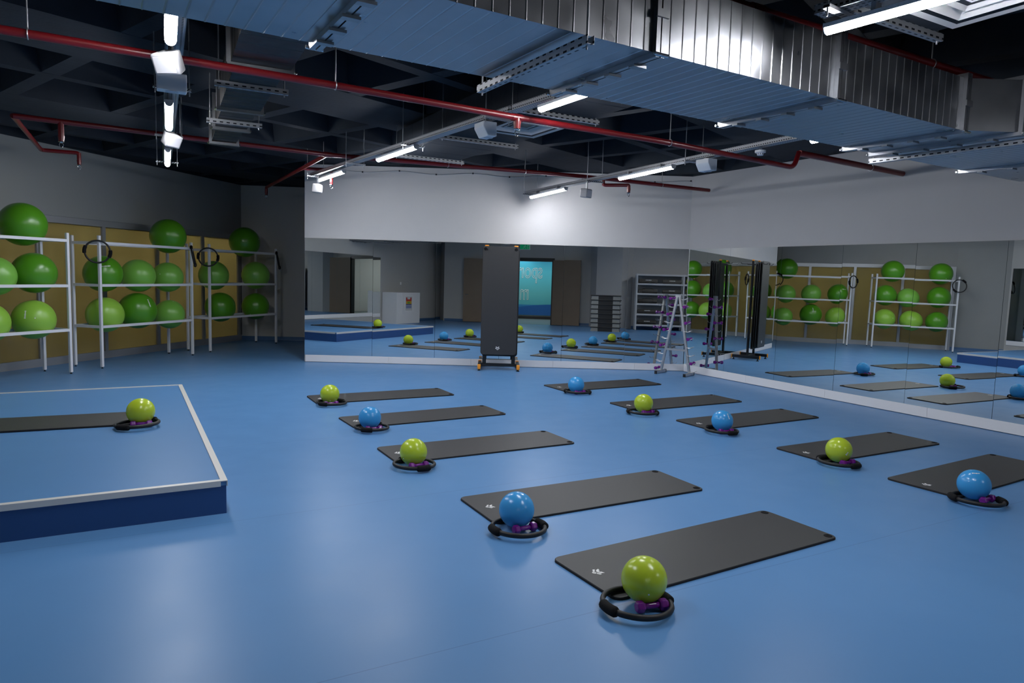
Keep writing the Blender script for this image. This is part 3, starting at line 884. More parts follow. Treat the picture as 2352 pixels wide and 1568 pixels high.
station('K', SZ + 0.001)

# ------------------------------------------------------------------ ball racks
RACK_H = 2.045
def make_rack(label, c, ang):
    """ang: compass-like angle of the rack's length from +y; local x = along the rack (away from camera), local y = towards the wall"""
    t = thing('ball_rack', label, 'rack', (c[0], c[1], 0), PI / 2 - R(ang), 'white ball racks along the glazed wall')
    w = 0.02
    hx, hy = 0.99, 0.26
    for sx in (-1, 1):
        for sy in (-1, 1):
            p = obj('post', bevel_all(boxes((sx * hx - w, sx * hx + w, sy * hy - w, sy * hy + w, 0.025, RACK_H)), 0.003, 1), M_WHITE_STEEL, t)
            bm = bmesh.new(); lathe(bm, [(0, 0), (0.016, 0), (0.018, 0.006), (0.008, 0.010), (0.008, 0.027), (0, 0.027)], 12)
            obj('levelling_foot', bm, M_BLACK, p, loc=(sx * hx, sy * hy, 0))
    for z in (1.935, 1.286, 0.645):
        for sy in (-1, 1):
            obj('rail', boxes((-hx + w, hx - w, sy * hy - w, sy * hy + w, z - w, z + w)), M_WHITE_STEEL, t)
        if z < 1.0 or z > 1.9:
            for sx in (-1, 1):
                obj('cross_rail', boxes((sx * hx - w, sx * hx + w, -hy + w, hy - w, z - w, z + w)), M_WHITE_STEEL, t)
        else:
            for sx in (-1, 1):
                obj('cross_rail', boxes((sx * hx - w, sx * hx + w, -hy + w, hy - w, z - w, z + w)), M_WHITE_STEEL, t)
    return t
RACKS = {'left': ((-7.0, 9.19), 18.0), 'middle': ((-6.343, 11.69), 15.3), 'far': ((-5.69, 14.15), 18.0)}
RSAY = {'left': 'rack cut by the left picture edge', 'middle': 'middle rack', 'far': 'far rack by the recess'}
for k, (c, a) in RACKS.items():
    make_rack('white steel ball rack with three tiers, %s' % {'left': 'nearest and cut by the left picture edge', 'middle': 'the middle one of three', 'far': 'farthest, beside the dark recess'}[k], c, a)
TIER = {'top': 1.935, 'middle': 1.286, 'bottom': 0.645}
# rack, tier, along, radius, shade
GB = [('left', 'top', 0.54, 0.296, 0), ('left', 'top', -0.62, 0.29, 0), ('left', 'middle', 0.68, 0.284, 0), ('left', 'middle', 0.12, 0.262, 1), ('left', 'middle', -0.62, 0.29, 0),
      ('left', 'bottom', 0.65, 0.275, 2), ('left', 'bottom', 0.0, 0.27, 2), ('left', 'bottom', -0.62, 0.275, 0),
      ('middle', 'top', 0.73, 0.300, 0), ('middle', 'middle', -0.68, 0.284, 0), ('middle', 'middle', 0.03, 0.272, 1), ('middle', 'middle', 0.70, 0.262, 1),
      ('middle', 'bottom', -0.66, 0.278, 2), ('middle', 'bottom', 0.0, 0.300, 0), ('middle', 'bottom', 0.73, 0.255, 1),
      ('far', 'top', 0.32, 0.306, 0), ('far', 'middle', -0.58, 0.281, 1), ('far', 'middle', 0.66, 0.288, 1), ('far', 'bottom', -0.41, 0.29, 0), ('far', 'bottom', 0.65, 0.28, 0)]
from collections import Counter
GPRINT = {('middle', 'middle', -0.68): (0.14, 0.42, 6, 8, 0.014), ('middle', 'bottom', 0.0): (0.58, 0.42, -72, 8, 0.015), ('left', 'bottom', 0.65): (-0.35, 0.25, 84, 7, 0.014)}
cnt = Counter((g[0], g[1]) for g in GB)
seen = Counter()
ORD = {1: ['only'], 2: ['nearer', 'farther'], 3: ['nearest', 'middle', 'farthest']}
for key in list(cnt):
    grp = sorted([g for g in GB if (g[0], g[1]) == key], key=lambda g: g[2])
    for i, (rk, tier, al, rad, sh) in enumerate(grp):
        c, a = RACKS[rk]
        d = Vector((math.sin(R(a)), math.cos(R(a)), 0))
        # the ball sinks between the two rails until it touches their upper inner edges
        half = 0.24
        zc = TIER[tier] + 0.02 + math.sqrt(max(0.0, rad * rad - half * half)) + 0.002
        me = sphere_mesh('gym_ball', rad, M_GREENS[sh], 36, 22)
        o = bpy.data.objects.new('gym_ball', me); link(o)
        o.location = (c[0] + d.x * al, c[1] + d.y * al, zc)
        tag(o, '%s green ball, %s on %s tier, %s' % ({0: 'deep', 1: 'pale', 2: 'bright'}[sh], ORD[len(grp)][i], tier, RSAY[rk]), 'exercise ball', 'green exercise balls on the racks')
        if (rk, tier, al) in GPRINT:
            ball_print(o, rad, *GPRINT[(rk, tier, al)])
        bm = bmesh.new(); lathe(bm, [(0.007, -0.004), (0.007, 0.002), (0, 0.003)], 10)
        v = obj('valve_plug', bm, M_LOGO, o)
        dl = Vector((random.uniform(-1, 1), random.uniform(-1, 1), random.uniform(-0.6, 0.6))).normalized()
        v.location = dl * rad; v.rotation_euler = dl.to_track_quat('Z', 'Y').to_euler()

# rings hung on the rack posts
def hung_ring(rk, sx, nx, ny, off, label, tilt, roll):
    """ring hung from the rail end beside a front post; (nx, ny) = the way its flat side looks"""
    c, a = RACKS[rk]
    d = Vector((math.sin(R(a)), math.cos(R(a)), 0)); nrm = Vector((math.cos(R(a)), -math.sin(R(a)), 0))   # nrm: into the room
    P = Vector((c[0], c[1], 0)) + d * (0.99 * sx) + nrm * 0.26 + Vector((off[0], off[1], 0))
    q = Matrix.Rotation(math.atan2(ny, nx), 3, 'Z') @ Matrix.Rotation(R(90 - tilt), 3, 'Y') @ Matrix.Rotation(R(roll), 3, 'Z')
    make_ring(label, (P.x, P.y, 1.80), q.to_euler(), 'black rings hung on the rack posts')
hung_ring('middle', -1, 0.51, -0.86, (0.0, -0.045), 'black pilates ring hung on the left post of the middle rack', 2, 80)
hung_ring('middle', 1, 0.93, 0.36, (0.045, -0.02), 'black pilates ring seen edge-on, on the right post of the middle rack', 10, 20)
hung_ring('far', -1, 0.40, -0.92, (0.0, -0.045), 'black pilates ring hung on the left post of the far rack', 2, 85)
hung_ring('far', 1, 0.96, 0.28, (0.05, -0.01), 'black pilates ring seen edge-on, on the right post of the far rack', 10, 20)
hung_ring('left', -1, 0.95, -0.31, (0.05, -0.02), 'black pilates ring hung on the near post of the left rack', 8, 40)

# ------------------------------------------------------------------ mat stand with hanging mats
ms_ = thing('mat_stand', 'black mat hanging stand with orange end caps against the back mirror', 'stand', (-0.222, 11.90, 0), R(1.5))
for sx in (-1, 1):
    up = obj('upright', bevel_all(boxes((sx * 0.25 - 0.032, sx * 0.25 + 0.032, -0.02, 0.02, 0.10, 2.10)), 0.004, 1), M_BLACKSTEEL, ms_)
    obj('upright_cap', bevel_all(boxes((sx * 0.25 - 0.034, sx * 0.25 + 0.034, -0.022, 0.022, 2.10, 2.125)), 0.006, 2), M_ORANGE, up)
    b = obj('base_bar', bevel_all(boxes((sx * 0.33 - 0.025, sx * 0.33 + 0.025, -0.27, 0.29, 0.045, 0.105)), 0.004, 1), M_BLACKSTEEL, ms_)
    for yy, s2 in ((-0.27, -1), (0.29, 1)):
        obj('end_cap', bevel_all(boxes((sx * 0.33 - 0.028, sx * 0.33 + 0.028, min(yy, yy + 0.022 * s2), max(yy, yy + 0.022 * s2), 0.03, 0.115)), 0.010, 3), M_ORANGE, b, smooth=True)
        bm = bmesh.new(); lathe(bm, [(0, 0), (0.026, 0), (0.028, 0.008), (0.012, 0.018), (0.010, 0.047), (0, 0.047)], 14)
        obj('rubber_foot', bm, M_BLACK, b, loc=(sx * 0.33, yy - 0.03 * s2, 0))
    # long hanging rod, both ways, ends turned up
    bm = bmesh.new(); tube(bm, round_path([(sx * 0.235, -0.30, 2.06), (sx * 0.235, -0.28, 2.035), (sx * 0.235, 0.24, 2.035), (sx * 0.235, 0.26, 2.06)], 0.02), 0.007, 8)
    obj('hanging_rod', bm, M_BLACKSTEEL, ms_, smooth=True)
obj('lower_crossbar', bevel_all(boxes((-0.33, 0.33, -0.03, 0.03, 0.055, 0.10)), 0.004, 1), M_BLACKSTEEL, ms_)
obj('upper_crossbar', bevel_all(boxes((-0.25, 0.25, -0.018, 0.018, 2.01, 2.05)), 0.004, 1), M_BLACKSTEEL, ms_)
for k, yo in enumerate((-0.195, -0.145, -0.105, -0.065)):
    lbl = ['dark grey mat hanging frontmost on the black stand', 'dark grey mat hanging second on the black stand', 'dark grey mat hanging third on the black stand', 'dark grey mat hanging rearmost on the black stand'][k]
    t = make_mat(lbl, (-0.222, 11.90, 0), 0, 'mats hanging on the black stand', 'hanging_mat')
    # local x up (grommets at the top), top face towards the camera
    mtx = Matrix.Rotation(R(1.5), 3, 'Z') @ Matrix(((0, -1.05, 0), (0, 0, -1), (1, 0, 0)))
    t.matrix_world = Matrix.Translation(Vector((-0.228 + 0.006 * k, 11.90 + yo, 1.185 - 0.012 * k))) @ mtx.to_4x4()

# ------------------------------------------------------------------ A-frame dumbbell rack
AF = Vector((2.83, 11.88, 0)); AFROT = R(-37)
af = thing('dumbbell_rack', 'silver A-frame dumbbell rack in the mirrored corner', 'rack', AF, AFROT)
AH = 1.36
for s in (-1, 1):
    bx, tx = 0.26 * s, 0.018 * s
    d = Vector((tx - bx, 0, AH - 0.05)); ang = math.atan2(d.x, d.z)
    leg = obj('leg', bevel_all(boxes((-0.02, 0.02, -0.02, 0.02, 0, d.length)), 0.003, 1), M_SILVER, af, loc=(bx, 0, 0.05), rot=(0, ang, 0))
    ft = obj('foot', bevel_all(boxes((bx - 0.02, bx + 0.02, -0.20, 0.16, 0.005, 0.05)), 0.003, 1), M_SILVER, af)
    for y0, y1 in ((-0.215, -0.2), (0.16, 0.175)):
        obj('foot_cap', boxes((bx - 0.022, bx + 0.022, y0, y1, 0.0, 0.052)), M_BLACK, ft)
    for i in range(10):
        z = 1.30 - 0.136 * i
        x = bx + (tx - bx) * (z - 0.05) / (AH - 0.05)
        bm = bmesh.new()
        for yy in (-0.022, 0.022):
            tube(bm, round_path([(x, yy, z), (x + s * 0.07, yy * 1.3, z - 0.015), (x + s * 0.13, yy * 1.3, z + 0.018)], 0.02, 3), 0.0045, 6)
        tube(bm, [(x, -0.03, z), (x, 0.03, z)], 0.006, 6)
        obj('hook', bm, mat('satin_hook_wire', (0.45, 0.45, 0.46), 0.4, 0.7), af, smooth=True)
obj('crossbar', bevel_all(boxes((-0.19, 0.19, -0.018, 0.018, 0.41, 0.445)), 0.003, 1), M_SILVER, af)
obj('top_plate', boxes((-0.05, 0.05, -0.022, 0.022, 1.335, 1.365)), M_SILVER, af)
for s, idx in ((-1, (0, 2, 4, 6, 9)), (1, (1, 3, 5, 8))):
    for j, i in enumerate(idx):
        z = 1.30 - 0.136 * i
        x = 0.26 * s + (0.018 - 0.26) * s * (z - 0.05) / (AH - 0.05)
        lx = x + s * 0.078
        P = AF + Vector((lx * math.cos(AFROT), lx * math.sin(AFROT), z + 0.008))
        make_dumbbell('purple dumbbell on the %s leg of the silver rack, %s' % ('left' if s < 0 else 'right', ['topmost', 'second from the top', 'third from the top', 'fourth from the top', 'lowest'][j if not (s > 0 and j == 3) else 4]), P, (0, 0, AFROT + PI / 2 + random.uniform(-.12, .12)), 'purple dumbbells on the silver rack')

# ------------------------------------------------------------------ step platforms
stp = Vector((3.69, 1.62, 0)); sta = R(17)
N_STEP = 8
def make_step(i):
    t = thing('step_platform', 'black and grey aerobic step platform, %s of the stack' % ['lowest', 'second from the bottom', 'third from the bottom', 'fourth from the bottom', 'fourth from the top', 'third from the top', 'second from the top', 'topmost'][i], 'step platform', (stp.x + random.uniform(-.008, .008), stp.y, 0.15 * i), sta + R(random.uniform(-.6, .6)), 'stacked step platforms')
    bm = boxes((-0.49, 0.49, -0.19, 0.19, 0.118, 0.15)); bevel_all(bm, 0.008, 2)
    obj('deck', bm, M_BLACKPL, t)
    obj('core', boxes((-0.25, 0.25, -0.165, 0.165, 0.0, 0.118)), M_BLACKPL, t)
    for s in (-1, 1):
        bm = bmesh.new()
        x0, x1 = s * 0.24, s * 0.475
        for z0, z1, ins in ((0.0, 0.05, 0.0), (0.05, 0.118, 0.012)):
            box(bm, min(x0, x1 - s * ins), max(x0, x1 - s * ins), -0.18 + ins, 0.18 - ins, z0, z1)
        obj('riser', bm, M_GREYPL, t)
    return t
for i in range(N_STEP): make_step(i)

# ------------------------------------------------------------------ shelf unit with rolled mats in bags
sh = thing('shelf_unit', 'white steel shelf unit of two bays seen in the back mirror', 'shelf', (5.06, 0.05, 0), R(7))
BAYS = (0.0, 1.64, 3.28)
SHELF_Z = (0.18, 0.56, 0.93, 1.29, 1.64)
for x in BAYS:
    for y in (0.0, -0.42):
        obj('post', boxes((x - 0.025, x + 0.025, y - 0.025, y + 0.025, 0, 2.0)), M_WHITE_STEEL, sh)
for z in SHELF_Z + (1.97,):
    for x0, x1 in zip(BAYS[:-1], BAYS[1:]):
        obj('shelf_board', boxes((x0 + 0.026, x1 - 0.026, -0.44, 0.02, z - 0.035, z + 0.025)), M_WHITE_STEEL, sh)
for x0, x1 in zip(BAYS[:-1], BAYS[1:]):
    obj('back_panel', boxes((x0 + 0.026, x1 - 0.026, -0.452, -0.442, 0.16, 1.98)), mat('grey_back_panel', (0.30, 0.31, 0.33), 0.5), sh)
def shelf_point(x, y, z):
    c, s = math.cos(R(7)), math.sin(R(7))
    return Vector((5.06 + x * c - y * s, 0.05 + x * s + y * c, z))
def make_bag(label, P, L, r, strap):
    t = thing('mat_bag', label, 'bag', P, R(7), 'rolled mats in black bags on the shelf unit')
    n = 16; pts = [(-L / 2, 0, r), (-L / 2 + 0.015, 0, r), (L / 2 - 0.015, 0, r), (L / 2, 0, r)]
    bm = tube(bmesh.new(), pts, r, n, radii=[r * 0.86, r, r, r * 0.86]); 
    for v in bm.verts: v.co.z = 0.0 + max(0.0, v.co.z)
    obj('bag_body', bm, M_BAG, t, smooth=True)
    if strap:
        for xs in (-L * 0.3, L * 0.3):
            bm = bmesh.new(); tube(bm, [(xs, (r + 0.003) * math.cos(a), r + (r + 0.003) * math.sin(a)) for a in [2 * PI * k / 20 for k in range(20)]], 0.006, 6, closed=True)
            for v in bm.verts: v.co.z = max(0.0, v.co.z)
            obj('strap', bm, M_BLACK, t)
        bm = bmesh.new(); tube(bm, [(-L * 0.3, 0, 2 * r), (-L * 0.12, 0, 2 * r + 0.03), (L * 0.12, 0, 2 * r + 0.03), (L * 0.3, 0, 2 * r)], 0.007, 6)
        obj('carry_handle', bm, M_BLACK, t)
    else:
        bm = bmesh.new()
        for k in range(7):
            box(bm, -0.10 + k * 0.03, -0.10 + k * 0.03 + 0.021, r * 0.93, r * 0.96, r * 1.30, r * 1.30 + 0.028)
        obj('printed_name', bm, M_LOGO, t)
ROWS = ['lowest', 'second lowest', 'middle', 'second highest', 'highest']
for zi, z in enumerate(SHELF_Z):
    for j, x in enumerate((0.40, 1.24)):
        if zi == 2 and j == 1: continue
        make_bag('rolled mat in a black bag, %s on the %s shelf of the left bay' % (['left', 'right'][j], ROWS[zi]), shelf_point(x, -0.10, z + 0.026), 0.66, 0.075 if j == 0 else 0.068, strap=(zi in (2, 3) and j == 0))
for zi, z in enumerate(SHELF_Z[:3]):
    make_bag('rolled mat in a black bag on the %s shelf of the right bay' % ROWS[zi], shelf_point(2.75, -0.10, z + 0.026), 0.66, 0.072, strap=False)
for zi in (3, 4):
    for j in range(3):
        o = bpy.data.objects.new('pilates_ball', ME_LIME); link(o); o.location = shelf_point(1.86 + 0.26 * j, -0.15, SHELF_Z[zi] + 0.026 + 0.114)
        tag(o, 'spare lime ball, %s on the %s shelf of the right bay' % (['first', 'second', 'third'][j], ROWS[zi]), 'ball', 'spare balls on the shelf unit')

# ------------------------------------------------------------------ white cabinet with framed notice
cb = thing('cabinet', 'white cabinet with a framed coloured notice beside the stage', 'cabinet', W(-3.2, 1.03), TH)
obj('cabinet_body', bevel_all(boxes((-0.33, 0.30, -0.72, 0.72, 0.0, 1.10)), 0.004, 1), M_WHITE, cb)
pn = obj('notice_board', boxes((0.30, 0.312, -0.38, 0.40, 0.34, 1.08)), M_WHITE, cb)
fx = 0.312
obj('acrylic_frame', boxes((fx, fx + 0.012, -0.26, 0.28, 0.42, 0.46), (fx, fx + 0.012, -0.26, 0.28, 0.96, 1.0), (fx, fx + 0.012, -0.26, -0.20, 0.46, 0.96), (fx, fx + 0.012, 0.22, 0.28, 0.46, 0.96)), M_PLASTIC, pn)
def patch(name, y0, y1, z0, z1, colr, k):
    obj(name, boxes((fx, fx + 0.003 + 0.0005 * k, y0, y1, z0, z1)), mat('notice_' + name, colr, 0.5), pn)
patch('paper', -0.20, 0.22, 0.46, 0.96, (0.55, 0.55, 0.56), 0)
patch('blue_text', -0.16, 0.18, 0.54, 0.64, (0.22, 0.26, 0.45), 1)
patch('blue_band', -0.16, 0.18, 0.655, 0.69, (0.02, 0.06, 0.25), 1)
patch('yellow_field', -0.16, 0.18, 0.69, 0.80, (0.55, 0.32, 0.02), 1)
patch('green_mark', -0.06, 0.08, 0.71, 0.77, (0.12, 0.35, 0.05), 2)
patch('red_field', -0.16, 0.18, 0.80, 0.86, (0.42, 0.025, 0.02), 1)
patch('red_mark', -0.16, -0.08, 0.86, 0.925, (0.42, 0.025, 0.02), 1)
patch('red_corner', 0.10, 0.18, 0.86, 0.925, (0.42, 0.025, 0.02), 1)
sw = thing('light_switch', 'white light switch on the wall above the cabinet', 'switch', W(UW + 0.0, 0.62, 1.42), TH)
obj('plate', bevel_all(boxes((0.0, 0.010, -0.04, 0.04, -0.05, 0.05)), 0.003, 1), M_PLASTIC, sw)
obj('rocker', bevel_all(boxes((0.010, 0.016, -0.022, 0.022, -0.03, 0.03)), 0.002, 1), M_PLASTIC, sw)

# ------------------------------------------------------------------ main rectangular air duct
DUCT_A = TH + R(1.9)
DZ0, DZ1, DV0, DV1 = 2.75, 3.115, 2.735, 3.625
duct = thing('air_duct', 'wide galvanised rectangular air duct crossing the ceiling', 'duct', (0, 0, 0), DUCT_A)
def duct_section(parent, u0, u1, vn0, vn1, vf0, vf1, z0, z1, pitch, m, name='duct_section', bead=0.0022):
    """sheet metal section (near edge vn0->vn1, far edge vf0->vf1) with pressed stiffening beads"""
    bm = bmesh.new()
    lo = [(u0, vn0), (u1, vn1), (u1, vf1), (u0, vf0)]
    prism(bm, lo, z0, z1)
    n = int((u1 - u0) / pitch)
    for i in range(1, n):
        t = i / n
        u = u0 + (u1 - u0) * t; vn = vn0 + (vn1 - vn0) * t; vf = vf0 + (vf1 - vf0) * t
        w = 0.006
        for (a, b) in (((vn, z0), (vn, z1)), ((vf, z0), (vf, z1)), ((vn, z0), (vf, z0))):
            if a[0] == b[0]:   # side
                s = -1 if a[0] == vn else 1
                q = [bm.verts.new((u - w, a[0], z0)), bm.verts.new((u, a[0] + s * bead, z0)), bm.verts.new((u + w, a[0], z0)), bm.verts.new((u - w, a[0], z1)), bm.verts.new((u, a[0] + s * bead, z1)), bm.verts.new((u + w, a[0], z1))]
            else:
                q = [bm.verts.new((u - w, vn, z0)), bm.verts.new((u, vn, z0 - bead)), bm.verts.new((u + w, vn, z0)), bm.verts.new((u - w, vf, z0)), bm.verts.new((u, vf, z0 - bead)), bm.verts.new((u + w, vf, z0))]
            bm.faces.new((q[0], q[1], q[4], q[3])); bm.faces.new((q[1], q[2], q[5], q[4]))
    return obj(name, bm, m, parent)
def duct_flange(parent, u, vn, vf, z0, z1, clips=4):
    bm = bmesh.new(); p = 0.028
    for du in (-0.03, 0.004):
        a, b = u + du, u + du + 0.026
        box(bm, a, b, vn - p, vn - 0.0005, z0 - p, z1 + p); box(bm, a, b, vf + 0.0005, vf + p, z0 - p, z1 + p)
        box(bm, a, b, vn - 0.0005, vf + 0.0005, z0 - p, z0 - 0.0005); box(bm, a, b, vn - 0.0005, vf + 0.0005, z1 + 0.0005, z1 + p)
    fl = obj('flange', bm, M_STEEL, parent)
    for i in range(clips):
        v = vn + (vf - vn) * (i + 0.7) / (clips + 0.4)
        obj('flange_clip', boxes((u - 0.042, u + 0.042, v - 0.022, v + 0.022, z0 - p - 0.014, z0 - p)), M_ROD, fl)
    zc = (z0 + z1) / 2
    obj('flange_clip', boxes((u - 0.040, u + 0.040, vn - p - 0.012, vn - p, zc - 0.02, zc + 0.02)), M_STEEL, fl)
    for vv in (vn - p - 0.006, vf + p + 0.006):
        bm = bmesh.new(); tube(bm, [(u - 0.045, vv, z0 - 0.016), (u + 0.045, vv, z0 - 0.016)], 0.009, 8)
        obj('corner_bolt', bm, M_CHROME, fl)
JU = [5.38 - 1.465 * k for k in range(8)][::-1]
for a, b in zip(JU[:-1], JU[1:]):
    duct_section(duct, a, b, DV0, DV0, DV1, DV1, DZ0, DZ1, 0.082, M_DUCT)
duct_section(duct, 5.38, 5.745, DV0, 2.52, DV1, DV1, DZ0, DZ1, 0.5, M_DUCT)
duct_section(duct, 5.745, 7.21, 2.52, 2.52, DV1, DV1, DZ0, DZ1, 0.082, M_DUCT)
duct_section(duct, 7.21, 8.35, 2.52, 2.52, DV1, DV1, DZ0, DZ1, 0.082, M_DUCT)
for u in JU[1:]:
    duct_flange(duct, u, DV0, DV1, DZ0, DZ1)
duct_flange(duct, 5.745, 2.52, DV1, DZ0, DZ1); duct_flange(duct, 7.21, 2.52, DV1, DZ0, DZ1)
def strut(parent, u, v0, v1, z, top=SLAB):
    bm = boxes((u - 0.02, u + 0.02, v0, v1, z - 0.041, z - 0.038), (u - 0.021, u - 0.018, v0, v1, z - 0.041, z), (u + 0.018, u + 0.021, v0, v1, z - 0.041, z))
    xform(bm, Matrix.Rotation(-PI / 2, 4, 'Z'))
    o = obj('hanger_rail', bm, M_STRUT, parent, rot=(0, 0, PI / 2))
    for v in (v0 + 0.03, v1 - 0.03):
        bm = bmesh.new(); tube(bm, [(u, v, z - 0.06), (u, v, top)], 0.005, 6)
        obj('hanger_rod', bm, M_ROD, parent)
for u, vn in ((-2.4, DV0), (1.97, DV0), (5.85, 2.52)):
    strut(duct, u, vn - 0.09, DV1 + 0.09, DZ0 - 0.03)

# branch duct running to the recess
br = thing('air_duct', 'narrow dull branch duct running from the wide duct towards the dark corner', 'duct', W(0.80, 3.75), TH + PI / 2 - R(2.5))
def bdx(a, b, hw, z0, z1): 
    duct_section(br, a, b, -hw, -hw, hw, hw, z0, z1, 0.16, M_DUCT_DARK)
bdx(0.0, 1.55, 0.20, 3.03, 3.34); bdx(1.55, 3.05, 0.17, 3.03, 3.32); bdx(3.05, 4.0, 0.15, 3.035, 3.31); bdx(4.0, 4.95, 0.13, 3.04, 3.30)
for a, hw in ((1.55, 0.20), (3.05, 0.17), (4.0, 0.15), (4.93, 0.13)):
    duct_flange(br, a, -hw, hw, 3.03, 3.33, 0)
strut(br, 2.1, -0.27, 0.27, 3.03); strut(br, 3.6, -0.25, 0.25, 3.03)

def dark_duct(label, u, v0, v1, hw, dif_v):
    d_ = thing('air_duct', label, 'duct', W(u, v0), TH + PI / 2)
    L = v1 - v0
    n = max(1, round(L / 1.5))
    for i in range(n):
        duct_section(d_, L * i / n, L * (i + 1) / n - 0.004, -hw, -hw, hw, hw, 3.10, 3.40, 0.5, M_CEIL)
    for i in range(n + 1):
        strut(d_, min(max(0.1, L * i / n), L - 0.1), -hw - 0.08, hw + 0.08, 3.10)
    gr = thing('ceiling_diffuser', 'white square four-way air diffuser under the %s' % ('far black duct' if v0 > 3 else 'near black duct'), 'diffuser', W(u - 0.02, dif_v, 3.04), TH)
    for k in range(4):
        h0, h1 = 0.29 - 0.066 * k, 0.29 - 0.066 * k - 0.045
        z = 0.012 * k
        bm = bmesh.new()
        A = [bm.verts.new((sx * h0, sy * h0, z)) for sx, sy in ((-1, -1), (1, -1), (1, 1), (-1, 1))]
        B = [bm.verts.new((sx * h1, sy * h1, z + (0.004 if k == 0 else 0.035))) for sx, sy in ((-1, -1), (1, -1), (1, 1), (-1, 1))]
        for i in range(4):
            bm.faces.new((A[i], B[i], B[(i + 1) % 4], A[(i + 1) % 4]))
        bmesh.ops.solidify(bm, geom=list(bm.faces), thickness=0.003)
        obj('louvre', bm, M_PLASTIC, gr)
    obj('neck', boxes((-0.24, 0.24, -0.24, 0.24, 0.042, 0.06)), M_BLACKSTEEL, gr)
dark_duct('black painted duct beside the middle cable tray beyond the wide duct', 3.46, 3.95, 8.6, 0.40, 6.05)
dark_duct('black painted duct above the near light at the top right', 3.75, 0.4, 2.60, 0.40, 2.02)

# ------------------------------------------------------------------ sprinkler pipes
def sprinkler_head(parent, p):
    bm = bmesh.new()
    lathe(bm, [(0, 0), (0.028, 0), (0.030, -0.006), (0.012, -0.012), (0.010, -0.018), (0, -0.018)], 14)
    tube(bm, [(0.012, 0, -0.014), (0.020, 0, -0.032), (0.014, 0, -0.052), (0, 0, -0.058)], 0.0035, 6)
    tube(bm, [(-0.012, 0, -0.014), (-0.020, 0, -0.032), (-0.014, 0, -0.052), (0, 0, -0.058)], 0.0035, 6)
    bm2 = lathe(bm, [(0, -0.058), (0.018, -0.060), (0.018, -0.063), (0, -0.063)], 12)
    obj('sprinkler_head', bm, M_CHROME, parent, loc=p, smooth=True)
def pipe(label, pts, r, drops=(), hangers=(), couplings=(), branches=()):
    t = thing('sprinkler_pipe', label, 'pipe', (0, 0, 0), TH)
    bm = bmesh.new(); tube(bm, round_path(pts, 0.12), r, 14)
    obj('pipe_run', bm, M_RED, t, smooth=True)
    for bp, br_ in branches:
        bm = bmesh.new(); tube(bm, round_path(bp, 0.06), br_, 12)
        obj('branch_pipe', bm, M_RED, t, smooth=True)
    for (u, v, z0, z1, rr) in drops:
        bm = bmesh.new(); tube(bm, [(u, v, z0), (u, v, z1 + 0.06)], rr, 12); tube(bm, [(u, v, z1 + 0.06), (u, v, z1)], rr * 1.0, 12, radii=[rr * 1.15, rr * 0.9])
        d_ = obj('drop_pipe', bm, M_RED, t, smooth=True)
        sprinkler_head(d_, (u, v, z1))
    for (u, v, z) in hangers:
        bm = bmesh.new(); tube(bm, [(u, v, z + r), (u, v, SLAB)], 0.005, 6)
        tube(bm, [(u, v + (r + 0.004) * math.cos(a), z + (r + 0.004) * math.sin(a)) for a in [2 * PI * k / 20 for k in range(20)]], 0.004, 6, closed=True)
        obj('hanger', bm, M_ROD, t)
    for (u, v, z, du) in couplings:
        bm = bmesh.new(); tube(bm, [(u - 0.05, v, z), (u + 0.05, v, z)], r * 1.22, 14)
        obj('coupling', bm, M_RED, t, smooth=True)
    return t
pipe('long red sprinkler pipe crossing between the two ducts', [(-5, 5.05, 2.97), (-0.61, 5.18, 2.97), (1.33, 5.24, 2.97), (2.88, 5.28, 2.955), (4.50, 5.23, 2.93), (6.52, 5.36, 2.90), (6.60, 5.37, 3.08)], 0.027,
     drops=[(2.94, 5.28, 2.95, 2.86, 0.03)], hangers=[(-3.2, 5.10, 2.97), (-0.48, 5.18, 2.97), (1.38, 5.24, 2.97), (4.60, 5.235, 2.93)], couplings=[(2.94, 5.282, 2.953, 0)])
pipe('red sprinkler pipe near the back wall with a branch into the recess', [(-1.0, 9.12, 3.14), (2.37, 9.40, 3.14), (6.07, 8.82, 3.14), (8.62, 8.77, 3.14)], 0.029,
     drops=[(-0.58, 9.155, 3.14, 2.93, 0.03), (6.74, 8.55, 3.02, 2.93, 0.028), (-0.53, 11.55, 3.14, 2.98, 0.026), (2.78, 10.76, 3.14, 2.92, 0.024), (2.36, 13.9, 3.14, 3.0, 0.026)],
     hangers=[(0.6, 9.25, 3.14), (4.0, 9.15, 3.14), (7.6, 8.79, 3.14), (5.15, 8.97, 3.14)], couplings=[(2.37, 9.395, 3.14, 0), (2.95, 9.305, 3.14, 0)],
     branches=[([(-1.0, 9.12, 3.14), (-0.97, 11.6, 3.14), (-0.53, 11.55, 3.14), (-0.53, 11.55, 3.05)], 0.027), ([(2.37, 9.40, 3.14), (2.36, 13.9, 3.14), (2.36, 13.9, 3.05)], 0.027), ([(2.36, 10.9, 3.14), (2.78, 10.76, 3.14), (2.78, 10.76, 3.05)], 0.024), ([(6.45, 8.81, 3.14), (6.45, 8.81, 3.04), (6.74, 8.55, 3.04), (6.74, 8.55, 3.0)], 0.027)])
pipe('red sprinkler pipe entering the right wall beyond the wide duct', [(6.66, 5.41, 3.08), (8.68, 5.46, 3.05)], 0.034, hangers=[(8.0, 5.445, 3.055)])
pipe('red sprinkler pipe above the wide duct at the top right', [(-3, 3.1, 3.28), (3.13, 3.16, 3.28), (6.9, 3.19, 3.28)], 0.031, hangers=[(5.3, 3.18, 3.28), (2.2, 3.15, 3.28)], couplings=[(3.42, 3.163, 3.28, 0)])

